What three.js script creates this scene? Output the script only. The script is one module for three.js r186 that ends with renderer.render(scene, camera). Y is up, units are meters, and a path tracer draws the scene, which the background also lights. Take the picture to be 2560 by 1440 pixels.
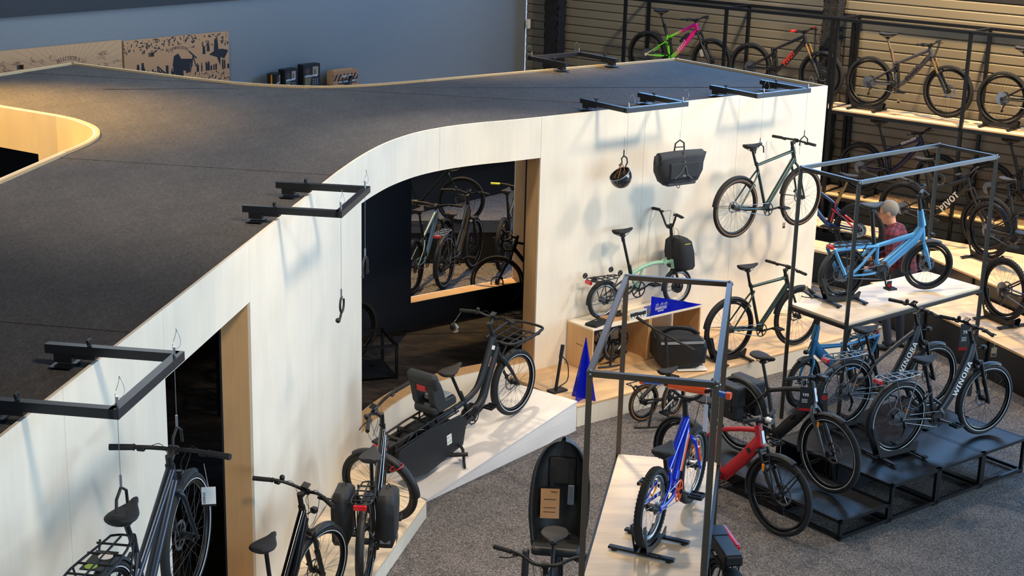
import * as THREE from 'three';
import { mergeGeometries } from 'three/addons/utils/BufferGeometryUtils.js';
import { RoundedBoxGeometry } from 'three/addons/geometries/RoundedBoxGeometry.js';
import { RectAreaLightUniformsLib } from 'three/addons/lights/RectAreaLightUniformsLib.js';
import { FontLoader } from 'three/addons/loaders/FontLoader.js';
import { TextGeometry } from 'three/addons/geometries/TextGeometry.js';
import { MarchingCubes } from 'three/addons/objects/MarchingCubes.js';

// ---------------------------------------------------------------- camera, sky, lights, exposure
const scene = new THREE.Scene();
const renderer = new THREE.WebGLRenderer({ antialias: true });
renderer.toneMapping = THREE.LinearToneMapping;
renderer.toneMappingExposure = 0.93;
renderer.shadowMap.enabled = true;
RectAreaLightUniformsLib.init();

const camera = new THREE.PerspectiveCamera(2 * Math.atan(720 / 3825) * 180 / Math.PI, 16 / 9, 0.1, 200);
camera.position.set(0, 5.7, 0);
camera.rotation.order = 'YXZ';
camera.rotation.set(-0.28175, 0, 0.026465);
scene.add(camera);
scene.background = new THREE.Color(0.55, 0.7, 0.95);

// room axes: E1 runs along the back wall, E2 along the cladded wall towards the street front
const E1 = new THREE.Vector3(0.63116, 0, -0.77565), E2 = new THREE.Vector3(0.77565, 0, 0.63116);
const room = (a, y, b) => new THREE.Vector3().addScaledVector(E1, a).addScaledVector(E2, b).setY(y);
const ROOM_YAW = Math.atan2(0.77565, 0.63116);              // local +x = E1, local +z = E2
const WALL_E1 = 20.95, BACK_E2 = -16.9, ROOM_H = 7.4, FAR_E1 = -7, FRONT_E2 = 11;

const V0 = (x, y, z) => new THREE.Vector3(x, y, z);
// daylight comes through the tall glazed bay at the street end of the cladded wall and through the street front
function daylight(a, y, b, w, h, toward, power, col = [0.76, 1.0, 1.22]) {
  const l = new THREE.RectAreaLight(new THREE.Color().setRGB(...col), power, w, h);
  l.position.copy(room(a, y, b)); l.lookAt(l.position.clone().add(toward)); scene.add(l);
}
daylight(WALL_E1 - 0.25, 2.8, 3.4, 10.6, 4.4, E1.clone().negate(), 10);
daylight(4, 3.4, FRONT_E2 - 0.25, 17, 4.6, E2.clone().negate(), 5.5);
daylight(WALL_E1 - 0.25, 5.7, -8.4, 12.6, 1.3, E1.clone().negate().add(V0(0, -0.45, 0)), 9, [0.42, 0.98, 1.9]);   // clerestory above the cladding
daylight(11, ROOM_H - 0.2, -14.4, 6, 1.6, V0(0.001, -1, 0), 7, [0.9, 1.0, 1.08]);                                                      // rooflight
// warm ceiling spots, each housed in a fixture (built further down)
const WARM = [1.2, 1.0, 0.78], WARMER = [1.55, 0.98, 0.36];
const SPOTS = [];
function spot(x, y, z, tx, ty, tz, cd, angle = 0.6, soft = 20, col = WARM) { SPOTS.push([x, y, z, tx, ty, tz]);
  const l = new THREE.SpotLight(new THREE.Color().setRGB(...col), cd, 0, angle, 0.7, 2);
  l.position.set(x, y, z); l.target.position.set(tx, ty, tz); l.castShadow = true; l.shadow.radius = soft; l.shadow.bias = -0.0004;
  scene.add(l, l.target);
}
spot(3.6, 7.0, -12.6, 1.2, 1.5, -16.3, 72);            // pavilion right wall
spot(6.0, 7.0, -14.6, 3.0, 1.3, -17.6, 78);           // pavilion right wall, far end
spot(1.6, 7.0, -9.2, -1.3, 1.4, -12.6, 76);            // curved pier
spot(0.6, 7.0, -5.6, -2.0, 1.6, -9.0, 52);             // front-left wall
spot(-0.6, 7.0, -16.2, 0.2, 0.3, -13.2, 62, 0.5, 8);   // ramp
spot(0.3, 7.0, -12.6, 1.1, 1.0, -10.2, 56, 0.5, 8);    // children's bike frame
spot(2.6, 7.0, -17.2, 4.2, 0.6, -14.4, 62, 0.55, 8);   // podium and blue bike
spot(6.2, 7.0, -20.2, 6.2, 1.2, -22.0, 190, 0.8, 8, [1.4, 1.0, 0.55]);   // wall racks
spot(2.6, 7.0, -20.4, 2.6, 2.2, -24.5, 60, 0.8, 8);
spot(8.0, 7.0, -17.0, 6.4, 0.8, -18.6, 105, 0.7, 8, [1.4, 1.0, 0.52]);
spot(-7.4, 7.0, -16.0, -5.4, 2.6, -15.2, 270, 0.5, 8, [1.7, 0.95, 0.22]); // court of the pavilion
spot(-0.6, 7.0, -21.4, -0.4, 0.6, -20.6, 150, 0.6, 8, WARMER); // behind the pavilion
spot(-4.0, 7.0, -11.2, -3.0, 3.0, -13.0, 44, 0.9, 14); // roof

// ---------------------------------------------------------------- helpers
const V = (x, y, z) => new THREE.Vector3(x, y, z);
const DEG = Math.PI / 180;
let seed = 12345;
const rnd = () => ((seed = (seed * 1664525 + 1013904223) >>> 0) / 4294967296);
const used = {};
function numbered(n) { if (!(n in used)) { used[n] = 0; return n; } used[n]++; return n + '_' + String(used[n]).padStart(3, '0'); }
function prep(g) {
  if (g.index) g = g.toNonIndexed();
  for (const k of Object.keys(g.attributes)) if (!['position', 'normal', 'uv', 'color'].includes(k)) g.deleteAttribute(k);
  if (!g.attributes.normal) g.computeVertexNormals();
  if (!g.attributes.uv) g.setAttribute('uv', new THREE.BufferAttribute(new Float32Array(g.attributes.position.count * 2), 2));
  g.morphAttributes = {}; g.groups = [];
  return g;
}
function merge(list) { list = [].concat(list).flat(3).filter(Boolean).map(prep); return list.length === 1 ? list[0] : mergeGeometries(list); }
function part(parent, name, geos, m) {
  const o = new THREE.Mesh(geos.isBufferGeometry ? geos : merge(geos), m);
  o.name = parent === scene ? numbered(name) : name; o.castShadow = o.receiveShadow = true; parent.add(o); return o;
}
function group(parent, name) { const g = new THREE.Group(); g.name = name; parent.add(g); return g; }
function thing(name, label, category, pos = [0, 0, 0], yaw = 0, grp) {
  const o = new THREE.Group(); o.name = numbered(name); scene.add(o); o.position.set(...pos); o.rotation.y = yaw;
  o.userData = { label, category }; if (grp) o.userData.group = grp; return o;
}
function tag(o, label, category, grp, kind) { Object.assign(o.userData, { label, category }); if (grp) o.userData.group = grp; if (kind) o.userData.kind = kind; return o; }
function struct(o, label, category = 'structure') { o.userData.kind = 'structure'; o.userData.label = label; o.userData.category = category; return o; }
function muv(g) {                                            // uv in metres from the dominant axis of every face
  g = prep(g); const p = g.attributes.position, uv = g.attributes.uv, a = V(), b = V(), c = V(), n = V();
  for (let i = 0; i < p.count; i += 3) {
    a.fromBufferAttribute(p, i); b.fromBufferAttribute(p, i + 1); c.fromBufferAttribute(p, i + 2);
    n.copy(b).sub(a).cross(c.clone().sub(a)); const ax = Math.abs(n.x), ay = Math.abs(n.y), az = Math.abs(n.z);
    [a, b, c].forEach((q, j) => { if (ay >= ax && ay >= az) uv.setXY(i + j, q.x, q.z); else if (ax >= az) uv.setXY(i + j, q.z, q.y); else uv.setXY(i + j, q.x, q.y); });
  }
  return g;
}
function place(g, x = 0, y = 0, z = 0, rx = 0, ry = 0, rz = 0) {
  return g.applyMatrix4(new THREE.Matrix4().compose(V(x, y, z), new THREE.Quaternion().setFromEuler(new THREE.Euler(rx, ry, rz)), V(1, 1, 1)));
}
const bx = (w, h, d, x = 0, y = 0, z = 0, rx = 0, ry = 0, rz = 0) => place(muv(new THREE.BoxGeometry(w, h, d)), x, y, z, rx, ry, rz);
const rb = (w, h, d, r, x = 0, y = 0, z = 0, rx = 0, ry = 0, rz = 0) => place(muv(new RoundedBoxGeometry(w, h, d, 2, r)), x, y, z, rx, ry, rz);
const cyl = (r0, r1, h, x = 0, y = 0, z = 0, rx = 0, ry = 0, rz = 0, n = 14) => place(new THREE.CylinderGeometry(r0, r1, h, n), x, y, z, rx, ry, rz);
const ball = (r, x = 0, y = 0, z = 0, sx = 1, sy = 1, sz = 1, n = 12) => new THREE.SphereGeometry(r, n, Math.max(6, n * 0.7 | 0)).scale(sx, sy, sz).translate(x, y, z);
// loft through rings of points (equal counts), capped at both ends
function loft(rings, cap = true, flat = false) {
  const n = rings[0].length, pos = [], uv = [], P = (v, a, b) => { pos.push(v.x, v.y, v.z); uv.push(a, b); };
  let L = 0;
  for (let i = 0; i + 1 < rings.length; i++) {
    const A = rings[i], B = rings[i + 1], l = A[0].distanceTo(B[0]);
    for (let j = 0; j < n; j++) {
      const k = (j + 1) % n, u0 = j / n, u1 = (j + 1) / n;
      P(A[j], u0, L); P(A[k], u1, L); P(B[k], u1, L + l); P(A[j], u0, L); P(B[k], u1, L + l); P(B[j], u0, L + l);
    }
    L += l;
  }
  const side = pos.length / 3;
  if (cap) for (const [R, f] of [[rings[0], 1], [rings[rings.length - 1], 0]]) {
    const c = V(); R.forEach(v => c.add(v)); c.multiplyScalar(1 / n);
    for (let j = 0; j < n; j++) { const k = (j + 1) % n; if (f) { P(c, 0, 0); P(R[k], 0, 0); P(R[j], 0, 0); } else { P(c, 0, 0); P(R[j], 0, 0); P(R[k], 0, 0); } }
  }
  const g = new THREE.BufferGeometry();
  g.setAttribute('position', new THREE.Float32BufferAttribute(pos, 3)); g.setAttribute('uv', new THREE.Float32BufferAttribute(uv, 2));
  if (flat) { g.computeVertexNormals(); return g; }
  // smooth normals on the side, flat on caps
  const nor = new Float32Array(pos.length), acc = new Map(), key = i => pos.slice(i * 3, i * 3 + 3).map(v => Math.round(v * 2e4)).join();
  const a = V(), b = V(), c = V();
  for (let i = 0; i < pos.length / 3; i += 3) {
    a.fromArray(pos, i * 3); b.fromArray(pos, i * 3 + 3); c.fromArray(pos, i * 3 + 6); b.sub(a); c.sub(a); b.cross(c);
    for (let j = 0; j < 3; j++) { if (i >= side) { const q = b.clone().normalize(); nor.set([q.x, q.y, q.z], (i + j) * 3); } else { const s = key(i + j); if (!acc.has(s)) acc.set(s, V()); acc.get(s).add(b); } }
  }
  for (let i = 0; i < side; i++) { const q = acc.get(key(i)).clone().normalize(); nor.set([q.x, q.y, q.z], i * 3); }
  g.setAttribute('normal', new THREE.BufferAttribute(nor, 3));
  return g;
}
// tube along points; o.side scales the section along z (or the side axis), o.smooth = samples of a spline
function sweep(pts, rad, o = {}) {
  let P = pts.map(p => p.isVector3 ? p.clone() : V(p[0], p[1], p[2] || 0)), R = P.map((_, i) => Array.isArray(rad) ? rad[i] : rad);
  if (o.smooth) {
    const c = new THREE.CatmullRomCurve3(P, false, 'centripetal'), n = o.smooth, Q = [], S = [];
    for (let i = 0; i <= n; i++) { const t = i / n, f = t * (P.length - 1), k = Math.min(P.length - 2, f | 0); Q.push(c.getPoint(t)); S.push(R[k] + (R[k + 1] - R[k]) * (f - k)); }
    P = Q; R = S;
  }
  const n = o.n || 8, side = o.side || 1, rings = [], ref = o.ref || V(0, 0, 1); let prevB = null;
  P.forEach((p, i) => {
    const t = (P[Math.min(P.length - 1, i + 1)].clone().sub(P[Math.max(0, i - 1)])).normalize();
    let b = prevB ? prevB.clone() : (Math.abs(t.dot(ref)) > 0.9 ? V(0, 1, 0) : ref.clone());
    if (!o.twist && Math.abs(t.dot(ref)) < 0.9) b = ref.clone();
    b.addScaledVector(t, -b.dot(t)).normalize(); prevB = b; const m = b.clone().cross(t).normalize(), ring = [];
    for (let j = 0; j < n; j++) { const a = (j + (o.off || 0)) / n * Math.PI * 2; ring.push(p.clone().addScaledVector(m, Math.cos(a) * R[i]).addScaledVector(b, Math.sin(a) * R[i] * side)); }
    rings.push(ring);
  });
  return loft(rings, true, n === 4 && !!o.off);
}
const rod = (a, b, r, n = 6) => sweep([a, b], r, { n });
// square steel section between two points
const sq = (a, b, s) => sweep([a, b], s * Math.SQRT1_2, { n: 4, off: 0.5 });
function flatShape(pts, depth, bevel = 0) {                  // extruded outline in x-y, thickness along z (centred)
  const s = new THREE.Shape(pts.map(p => new THREE.Vector2(p[0], p[1])));
  const g = new THREE.ExtrudeGeometry(s, { depth, bevelEnabled: bevel > 0, bevelSize: bevel, bevelThickness: bevel, bevelSegments: 2, curveSegments: 8 });
  return muv(g.translate(0, 0, -depth / 2));
}

// ---------------------------------------------------------------- textures and materials
function noise2(n, cells, sd) {                              // tileable value noise
  let s = sd * 7919 + 17; const r = () => ((s = (s * 1664525 + 1013904223) >>> 0) / 4294967296);
  const [cx, cy] = cells, g = Float32Array.from({ length: cx * cy }, r), out = new Float32Array(n * n);
  for (let y = 0; y < n; y++) for (let x = 0; x < n; x++) {
    const fx = x / n * cx, fy = y / n * cy, i = fx | 0, j = fy | 0, u = fx - i, v = fy - j, su = u * u * (3 - 2 * u), sv = v * v * (3 - 2 * v);
    const G = (a, b) => g[(b % cy) * cx + a % cx];
    out[y * n + x] = (G(i, j) * (1 - su) + G(i + 1, j) * su) * (1 - sv) + (G(i, j + 1) * (1 - su) + G(i + 1, j + 1) * su) * sv;
  }
  return out;
}
function dataTex(n, fn, metres, srgb = true) {
  const d = new Uint8Array(n * n * 4);
  for (let i = 0; i < n * n; i++) { const c = fn(i, i % n, i / n | 0); d[i * 4] = c[0]; d[i * 4 + 1] = c[1]; d[i * 4 + 2] = c[2]; d[i * 4 + 3] = 255; }
  const t = new THREE.DataTexture(d, n, n); t.wrapS = t.wrapT = THREE.RepeatWrapping; t.magFilter = THREE.LinearFilter; t.minFilter = THREE.LinearMipmapLinearFilter; t.generateMipmaps = true;
  if (srgb) t.colorSpace = THREE.SRGBColorSpace; t.repeat.set(1 / metres, 1 / metres); t.needsUpdate = true; return t;
}
const clamp = v => Math.max(0, Math.min(255, v));
const N = 512;
function plyTex(base, amp, metres, vertical = true, sd = 1) {
  const a = noise2(N, vertical ? [60, 5] : [5, 60], sd), b = noise2(N, vertical ? [14, 3] : [3, 14], sd + 1), c = noise2(N, vertical ? [200, 12] : [12, 200], sd + 2), d = noise2(N, [7, 7], sd + 3), w = noise2(N, [9, 6], sd + 4);
  return dataTex(N, (i, x, y) => {
    const flame = Math.abs(Math.sin((vertical ? x : y) / N * 46 + w[i] * 9 + d[i] * 5));
    const v = 1 + amp * ((a[i] - 0.5) * 0.5 + (b[i] - 0.5) * 0.9 + (c[i] - 0.5) * 0.35 + (d[i] - 0.5) * 0.7 - (flame < 0.16 ? 0.22 * (1 - flame / 0.16) : 0));
    const warm = (b[i] - 0.5) * 10 * amp * 8;
    return [clamp(base[0] * v + warm * 0.3), clamp(base[1] * v), clamp(base[2] * v - warm)];
  }, metres);
}
const mat = (o) => new THREE.MeshStandardMaterial(o);
const cache = {};
function paint(hex, rough = 0.35, metal = 0, coat = 0) {
  const k = [hex, rough, metal, coat].join(); if (cache[k]) return cache[k];
  return cache[k] = coat ? new THREE.MeshPhysicalMaterial({ color: hex, roughness: rough, metalness: metal, clearcoat: coat, clearcoatRoughness: 0.12 }) : mat({ color: hex, roughness: rough, metalness: metal });
}
const M = {};
M.ply = mat({ map: plyTex([232, 222, 203], 0.035, 1.5, true, 3), roughness: 0.62 });
M.plyWarm = mat({ map: plyTex([206, 166, 118], 0.07, 1.2, true, 9), roughness: 0.6 });
M.plyEdge = mat({ map: plyTex([214, 186, 142], 0.3, 0.05, false, 12), roughness: 0.7 });
M.plank = mat({ map: plyTex([214, 180, 138], 0.14, 1.4, false, 21), roughness: 0.55 });
M.shelfTop = mat({ map: plyTex([226, 205, 176], 0.12, 1.3, false, 33), roughness: 0.42 });
M.whiteWood = mat({ map: plyTex([232, 228, 224], 0.05, 1.4, false, 41), roughness: 0.4 });
{
  const f = noise2(N, [256, 256], 5), g = noise2(N, [128, 128], 6), h = noise2(N, [9, 9], 7);
  M.carpet = mat({ map: dataTex(N, i => { const v = 92 + (f[i] - 0.5) * 92 + (g[i] - 0.5) * 50 + (h[i] - 0.5) * 12; return [clamp(v * 1.03), clamp(v * 0.985), clamp(v * 0.97)]; }, 1.3), roughness: 0.95, bumpMap: dataTex(N, i => { const v = 128 + (f[i] - 0.5) * 200; return [v, v, v]; }, 1.3, false), bumpScale: 0.003 });
  const f2 = noise2(N, [300, 300], 15), g2 = noise2(N, [90, 30], 16), h2 = noise2(N, [6, 6], 17);
  M.felt = mat({ map: dataTex(N, i => { const v = 64 + (f2[i] - 0.5) * 44 + (g2[i] - 0.5) * 16 + (h2[i] - 0.5) * 10; return [clamp(v * 1.02), clamp(v * 0.99), clamp(v)]; }, 1.1), roughness: 0.88, bumpMap: dataTex(N, i => { const v = 128 + (f2[i] - 0.5) * 220; return [v, v, v]; }, 1.1, false), bumpScale: 0.0025 });
  const p = noise2(N, [6, 14], 25), q = noise2(N, [24, 60], 26), s = noise2(N, [90, 120], 27);
  M.marbleCarpet = mat({ map: dataTex(N, i => { const v = 22 + Math.max(0, p[i] - 0.35) * 46 + (q[i] - 0.5) * 30 + (s[i] - 0.5) * 10; return [clamp(v * 1.12), clamp(v * 0.96), clamp(v * 0.88)]; }, 1.8), roughness: 0.95 });
  const k = noise2(N, [70, 70], 35), k2 = noise2(N, [200, 200], 36);
  M.column = mat({ color: 0x17181b, roughness: 0.85, bumpMap: dataTex(N, i => { const v = k[i] * 170 + k2[i] * 80; return [v, v, v]; }, 0.6, false), bumpScale: 0.03 });
  M.backWall = mat({ map: dataTex(256, (i, x, y) => { const v = 1 + (f[(y * 2 * N + x * 2)] - 0.5) * 0.06; return [121 * v, 126 * v, 129 * v]; }, 1.0), roughness: 0.55 });
}
M.darkBand = paint(0x23262b, 0.6); M.navy = paint(0x131a26, 0.75); M.ceiling = paint(0x1c1c1e, 0.9);
M.clad = paint(0x77705f, 0.5); M.cladDark = paint(0x1d1d1f, 0.6); M.plaster = paint(0x86888a, 0.8);
M.steel = paint(0x14161a, 0.42, 0.3); M.deck = paint(0x15191f, 0.34, 0.1); M.frameSteel = paint(0x33322f, 0.4, 0.35);
M.black = paint(0x0f1012, 0.5); M.blackSoft = paint(0x17181a, 0.75); M.gloss = paint(0x0b0c0f, 0.16, 0, 0.8); M.rubber = paint(0x17181a, 0.82);
M.tan = paint(0x8f6238, 0.75); M.rim = paint(0x141518, 0.35, 0.4); M.chrome = paint(0xb8bcc0, 0.25, 1); M.alu = paint(0x8f949a, 0.35, 0.9); M.spoke = paint(0x3a3d41, 0.35, 0.8);
M.spokeBright = paint(0xc8ccd0, 0.3, 0.9); M.stripe = paint(0xd4dade, 0.4); M.red = paint(0xb01218, 0.3, 0, 0.4); M.redLens = new THREE.MeshPhysicalMaterial({ color: 0xd0101c, roughness: 0.15, clearcoat: 0.8 });
M.orange = paint(0xf2551d, 0.35, 0, 0.4); M.amber = paint(0xe98a12, 0.3); M.white = paint(0xe6e6e2, 0.5); M.kraft = paint(0xb48a62, 0.85); M.hang = paint(0x24272c, 0.4, 0.35);
const FONT = await new FontLoader().loadAsync('fonts/droid/droid_sans_bold.typeface.json');
function text(str, size, depth = 0.0015) { const g = new TextGeometry(str, { font: FONT, size, depth, curveSegments: 2 }); g.computeBoundingBox(); const b = g.boundingBox; g.translate(-(b.min.x + b.max.x) / 2, -(b.min.y + b.max.y) / 2, 0); return prep(g); }
function canvasMat(w, h, draw, o = {}) {
  const c = document.createElement('canvas'); c.width = w; c.height = h; draw(c.getContext('2d'), w, h);
  const t = new THREE.CanvasTexture(c); t.colorSpace = THREE.SRGBColorSpace; return mat({ map: t, roughness: 0.7, ...o });
}
// a printed sheet: its front face carries the print, uv 0..1
const sheet = (w, h, x = 0, y = 0, z = 0, rx = 0, ry = 0, rz = 0) => place(new THREE.PlaneGeometry(w, h), x, y, z, rx, ry, rz);
// ---------------------------------------------------------------- bicycle kit (local: x forward, y up, z to the right-hand side)
const gcache = {};
const memo = (k, f) => gcache[k] || (gcache[k] = f());
const lathe = (prof, seg = 44, a0 = 0, al = Math.PI * 2) => new THREE.LatheGeometry(prof.map(p => new THREE.Vector2(p[0], p[1])), seg, a0, al).rotateX(Math.PI / 2);
function tyreGeo(r, tw, knob) {
  return memo('ty' + r + tw + knob, () => {
    const c = r - tw * 0.47, p = [];
    for (let i = 0; i <= 12; i++) { const a = (i / 12 * 250 - 125) * DEG; p.push([c + Math.cos(a) * tw * 0.47, Math.sin(a) * tw * 0.5]); }
    p.push(p[0]);
    const L = [lathe(p, 52)];
    if (knob) for (let i = 0; i < 62; i++) for (const s of [-1, 0, 1]) {
      const a = (i + (s ? 0.5 : 0)) / 62 * Math.PI * 2, t = s * 0.66, rr = c + Math.cos(t) * tw * 0.47;
      L.push(bx(0.007, tw * 0.24, 0.018, 0, 0, 0).rotateX(0).applyMatrix4(new THREE.Matrix4().makeRotationY(0)).applyMatrix4(new THREE.Matrix4().makeRotationX(Math.PI / 2)).translate(0, 0, 0).applyMatrix4(new THREE.Matrix4().makeTranslation(rr, 0, Math.sin(t) * tw * 0.5)).applyMatrix4(new THREE.Matrix4().makeRotationZ(a)));
    }
    return merge(L);
  });
}
function spokesGeo(r0, r1, n) {
  return memo('sp' + r0 + r1 + n, () => {
    const L = [];
    for (let i = 0; i < n; i++) {
      const a = i / n * Math.PI * 2, sgn = i % 2 ? 1 : -1, b = a + ((i >> 1) % 2 ? 1 : -1) * 0.85;
      L.push(sweep([V(Math.cos(b) * r0, Math.sin(b) * r0, sgn * 0.028), V(Math.cos(a) * r1, Math.sin(a) * r1, 0)], 0.0013, { n: 3 }));
    }
    return merge(L);
  });
}
function discGeo(R) {
  return memo('disc' + R, () => {
    const L = [lathe([[R * 0.8, -0.001], [R, -0.001], [R, 0.001], [R * 0.8, 0.001], [R * 0.8, -0.001]], 36)];
    for (let i = 0; i < 6; i++) { const a = i * Math.PI / 3; L.push(bx(R * 0.66, 0.008, 0.0025, Math.cos(a + 0.25) * R * 0.52, Math.sin(a + 0.25) * R * 0.52, 0, 0, 0, a)); }
    for (let i = 0; i < 18; i++) { const a = i * Math.PI / 9; L.push(bx(R * 0.06, 0.004, 0.004, Math.cos(a) * R * 0.9, Math.sin(a) * R * 0.9, 0, 0, 0, a + 0.6)); }
    return merge(L);
  });
}
function wheel(root, name, r, tw, x, y, o, front) {
  const w = group(root, name); w.position.set(x, y, 0);
  const ty = part(w, 'tyre', tyreGeo(r, tw, o.knob || 0), o.tyre || M.rubber);
  const rr = r - tw * 0.95;
  const rimD = o.rimD || 0.022;
  part(w, 'rim', memo('rim' + rr + rimD, () => lathe([[rr + 0.004, -0.0125], [rr + 0.004, 0.0125], [rr - rimD * 0.5, 0.012], [rr - rimD, 0.006], [rr - rimD, -0.006], [rr - rimD * 0.5, -0.012], [rr + 0.004, -0.0125]], 48)), o.rimM || M.rim);
  part(w, 'spokes', spokesGeo(0.03, rr - rimD * 0.6, o.spokes || 28), o.spokeM || M.spoke);
  const hr = front ? (o.fhubR || 0.02) : (o.rhubR || 0.026);
  part(w, 'hub', [cyl(hr, hr, 0.05, 0, 0, 0, Math.PI / 2), cyl(0.03, 0.03, 0.006, 0, 0, -0.03, Math.PI / 2), cyl(0.03, 0.03, 0.006, 0, 0, 0.03, Math.PI / 2), cyl(0.009, 0.009, 0.13, 0, 0, 0, Math.PI / 2)], o.hubM || M.black);
  if (!o.noDisc) part(w, 'brake_disc', discGeo(o.discR || 0.085).clone().translate(0, 0, -0.042), M.alu);
  if (o.stripe) for (const s of [-1, 1]) part(w, 'reflective_stripe', memo('st' + r + tw, () => lathe([[r - tw * 0.86, 0.0], [r - tw * 0.76, 0.002], [r - tw * 0.72, 0.0], [r - tw * 0.86, 0.0]], 48)).clone().scale(1, 1, s).translate(0, 0, s * tw * 0.415), M.stripe);
  if (o.wall) for (const s of [-1, 1]) part(w, 'tan_sidewall', memo('wl' + r + tw, () => lathe([[r - tw * 0.92, 0], [r - tw * 0.62, 0.004], [r - tw * 0.34, 0.001], [r - tw * 0.92, 0]], 48)).clone().scale(1, 1, s).translate(0, 0, s * tw * 0.43), o.wall);
  if (o.wheelReflector) part(w, 'wheel_reflector', bx(0.09, 0.022, 0.012, 0.0, (rr - 0.02) * 0.6, 0.01, 0, 0, 0.3), M.amber);
  return w;
}
function fenderGeo(r, tw, a0, a1) {                          // degrees measured from straight down, growing forwards
  const W = tw * 0.6, R = r + 0.014;
  return lathe([[R - 0.014, -W], [R + 0.002, -W * 0.72], [R + 0.008, 0], [R + 0.002, W * 0.72], [R - 0.014, W], [R - 0.017, W], [R - 0.001, W * 0.7], [R + 0.005, 0], [R - 0.001, -W * 0.7], [R - 0.017, -W], [R - 0.014, -W]], 30, a0 * DEG, (a1 - a0) * DEG);
}
function saddleGeo(L = 0.27, W = 0.15) {
  return memo('sd' + L + W, () => {
    const rings = [], n = 16;
    for (let i = 0; i <= 14; i++) {
      const t = i / 14, x = -L * 0.48 + t * L, w = W / 2 * (t < 0.3 ? 0.72 + 0.28 * Math.sin(t / 0.3 * Math.PI / 2) : 0.24 + 0.76 * Math.pow(Math.cos(Math.min(1, (t - 0.3) / 0.62) * Math.PI / 2), 1.5)), e = i === 0 || i === 14 ? 0.55 : 1;
      const top = 0.02 + 0.012 * Math.pow(2 * t - 0.9, 2), ring = [];
      for (let j = 0; j < n; j++) { const a = j / n * Math.PI * 2, s = Math.sin(a), c = Math.cos(a); ring.push(V(x, (s > 0 ? s * 0.017 * e + (top - 0.02) : s * 0.035 * e * (0.6 + 0.4 * (1 - t)) + (top - 0.02)), c * w * e)); }
      rings.push(ring);
    }
    return loft(rings);
  });
}
const pedalGeo = () => memo('pedal', () => merge([bx(0.1, 0.018, 0.012, 0, 0, -0.045), bx(0.1, 0.018, 0.012, 0, 0, 0.045), bx(0.012, 0.022, 0.1, 0.045), bx(0.012, 0.022, 0.1, -0.045), bx(0.03, 0.02, 0.1), bx(0.1, 0.014, 0.01, 0, 0, 0)]));
const ringGeo = R => memo('cr' + R, () => {
  const L = [lathe([[R * 0.86, -0.002], [R, -0.002], [R, 0.002], [R * 0.86, 0.002], [R * 0.86, -0.002]], 36)];
  for (let i = 0; i < 5; i++) { const a = i * Math.PI * 0.4; L.push(bx(R * 0.8, 0.016, 0.005, Math.cos(a) * R * 0.48, Math.sin(a) * R * 0.48, 0, 0, 0, a)); }
  for (let i = 0; i < 38; i++) { const a = i / 38 * Math.PI * 2; L.push(bx(0.006, 0.005, 0.002, Math.cos(a) * (R + 0.002), Math.sin(a) * (R + 0.002), 0, 0, 0, a)); }
  return merge(L);
});
const cassGeo = R => memo('cs' + R, () => merge([0, 1, 2, 3, 4, 5].map(i => lathe([[0.012, 0], [R * (1 - i * 0.13), 0], [R * (1 - i * 0.13), 0.0022], [0.012, 0.0022]], 26).translate(0, 0, 0.03 + i * 0.0048))));

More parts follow.
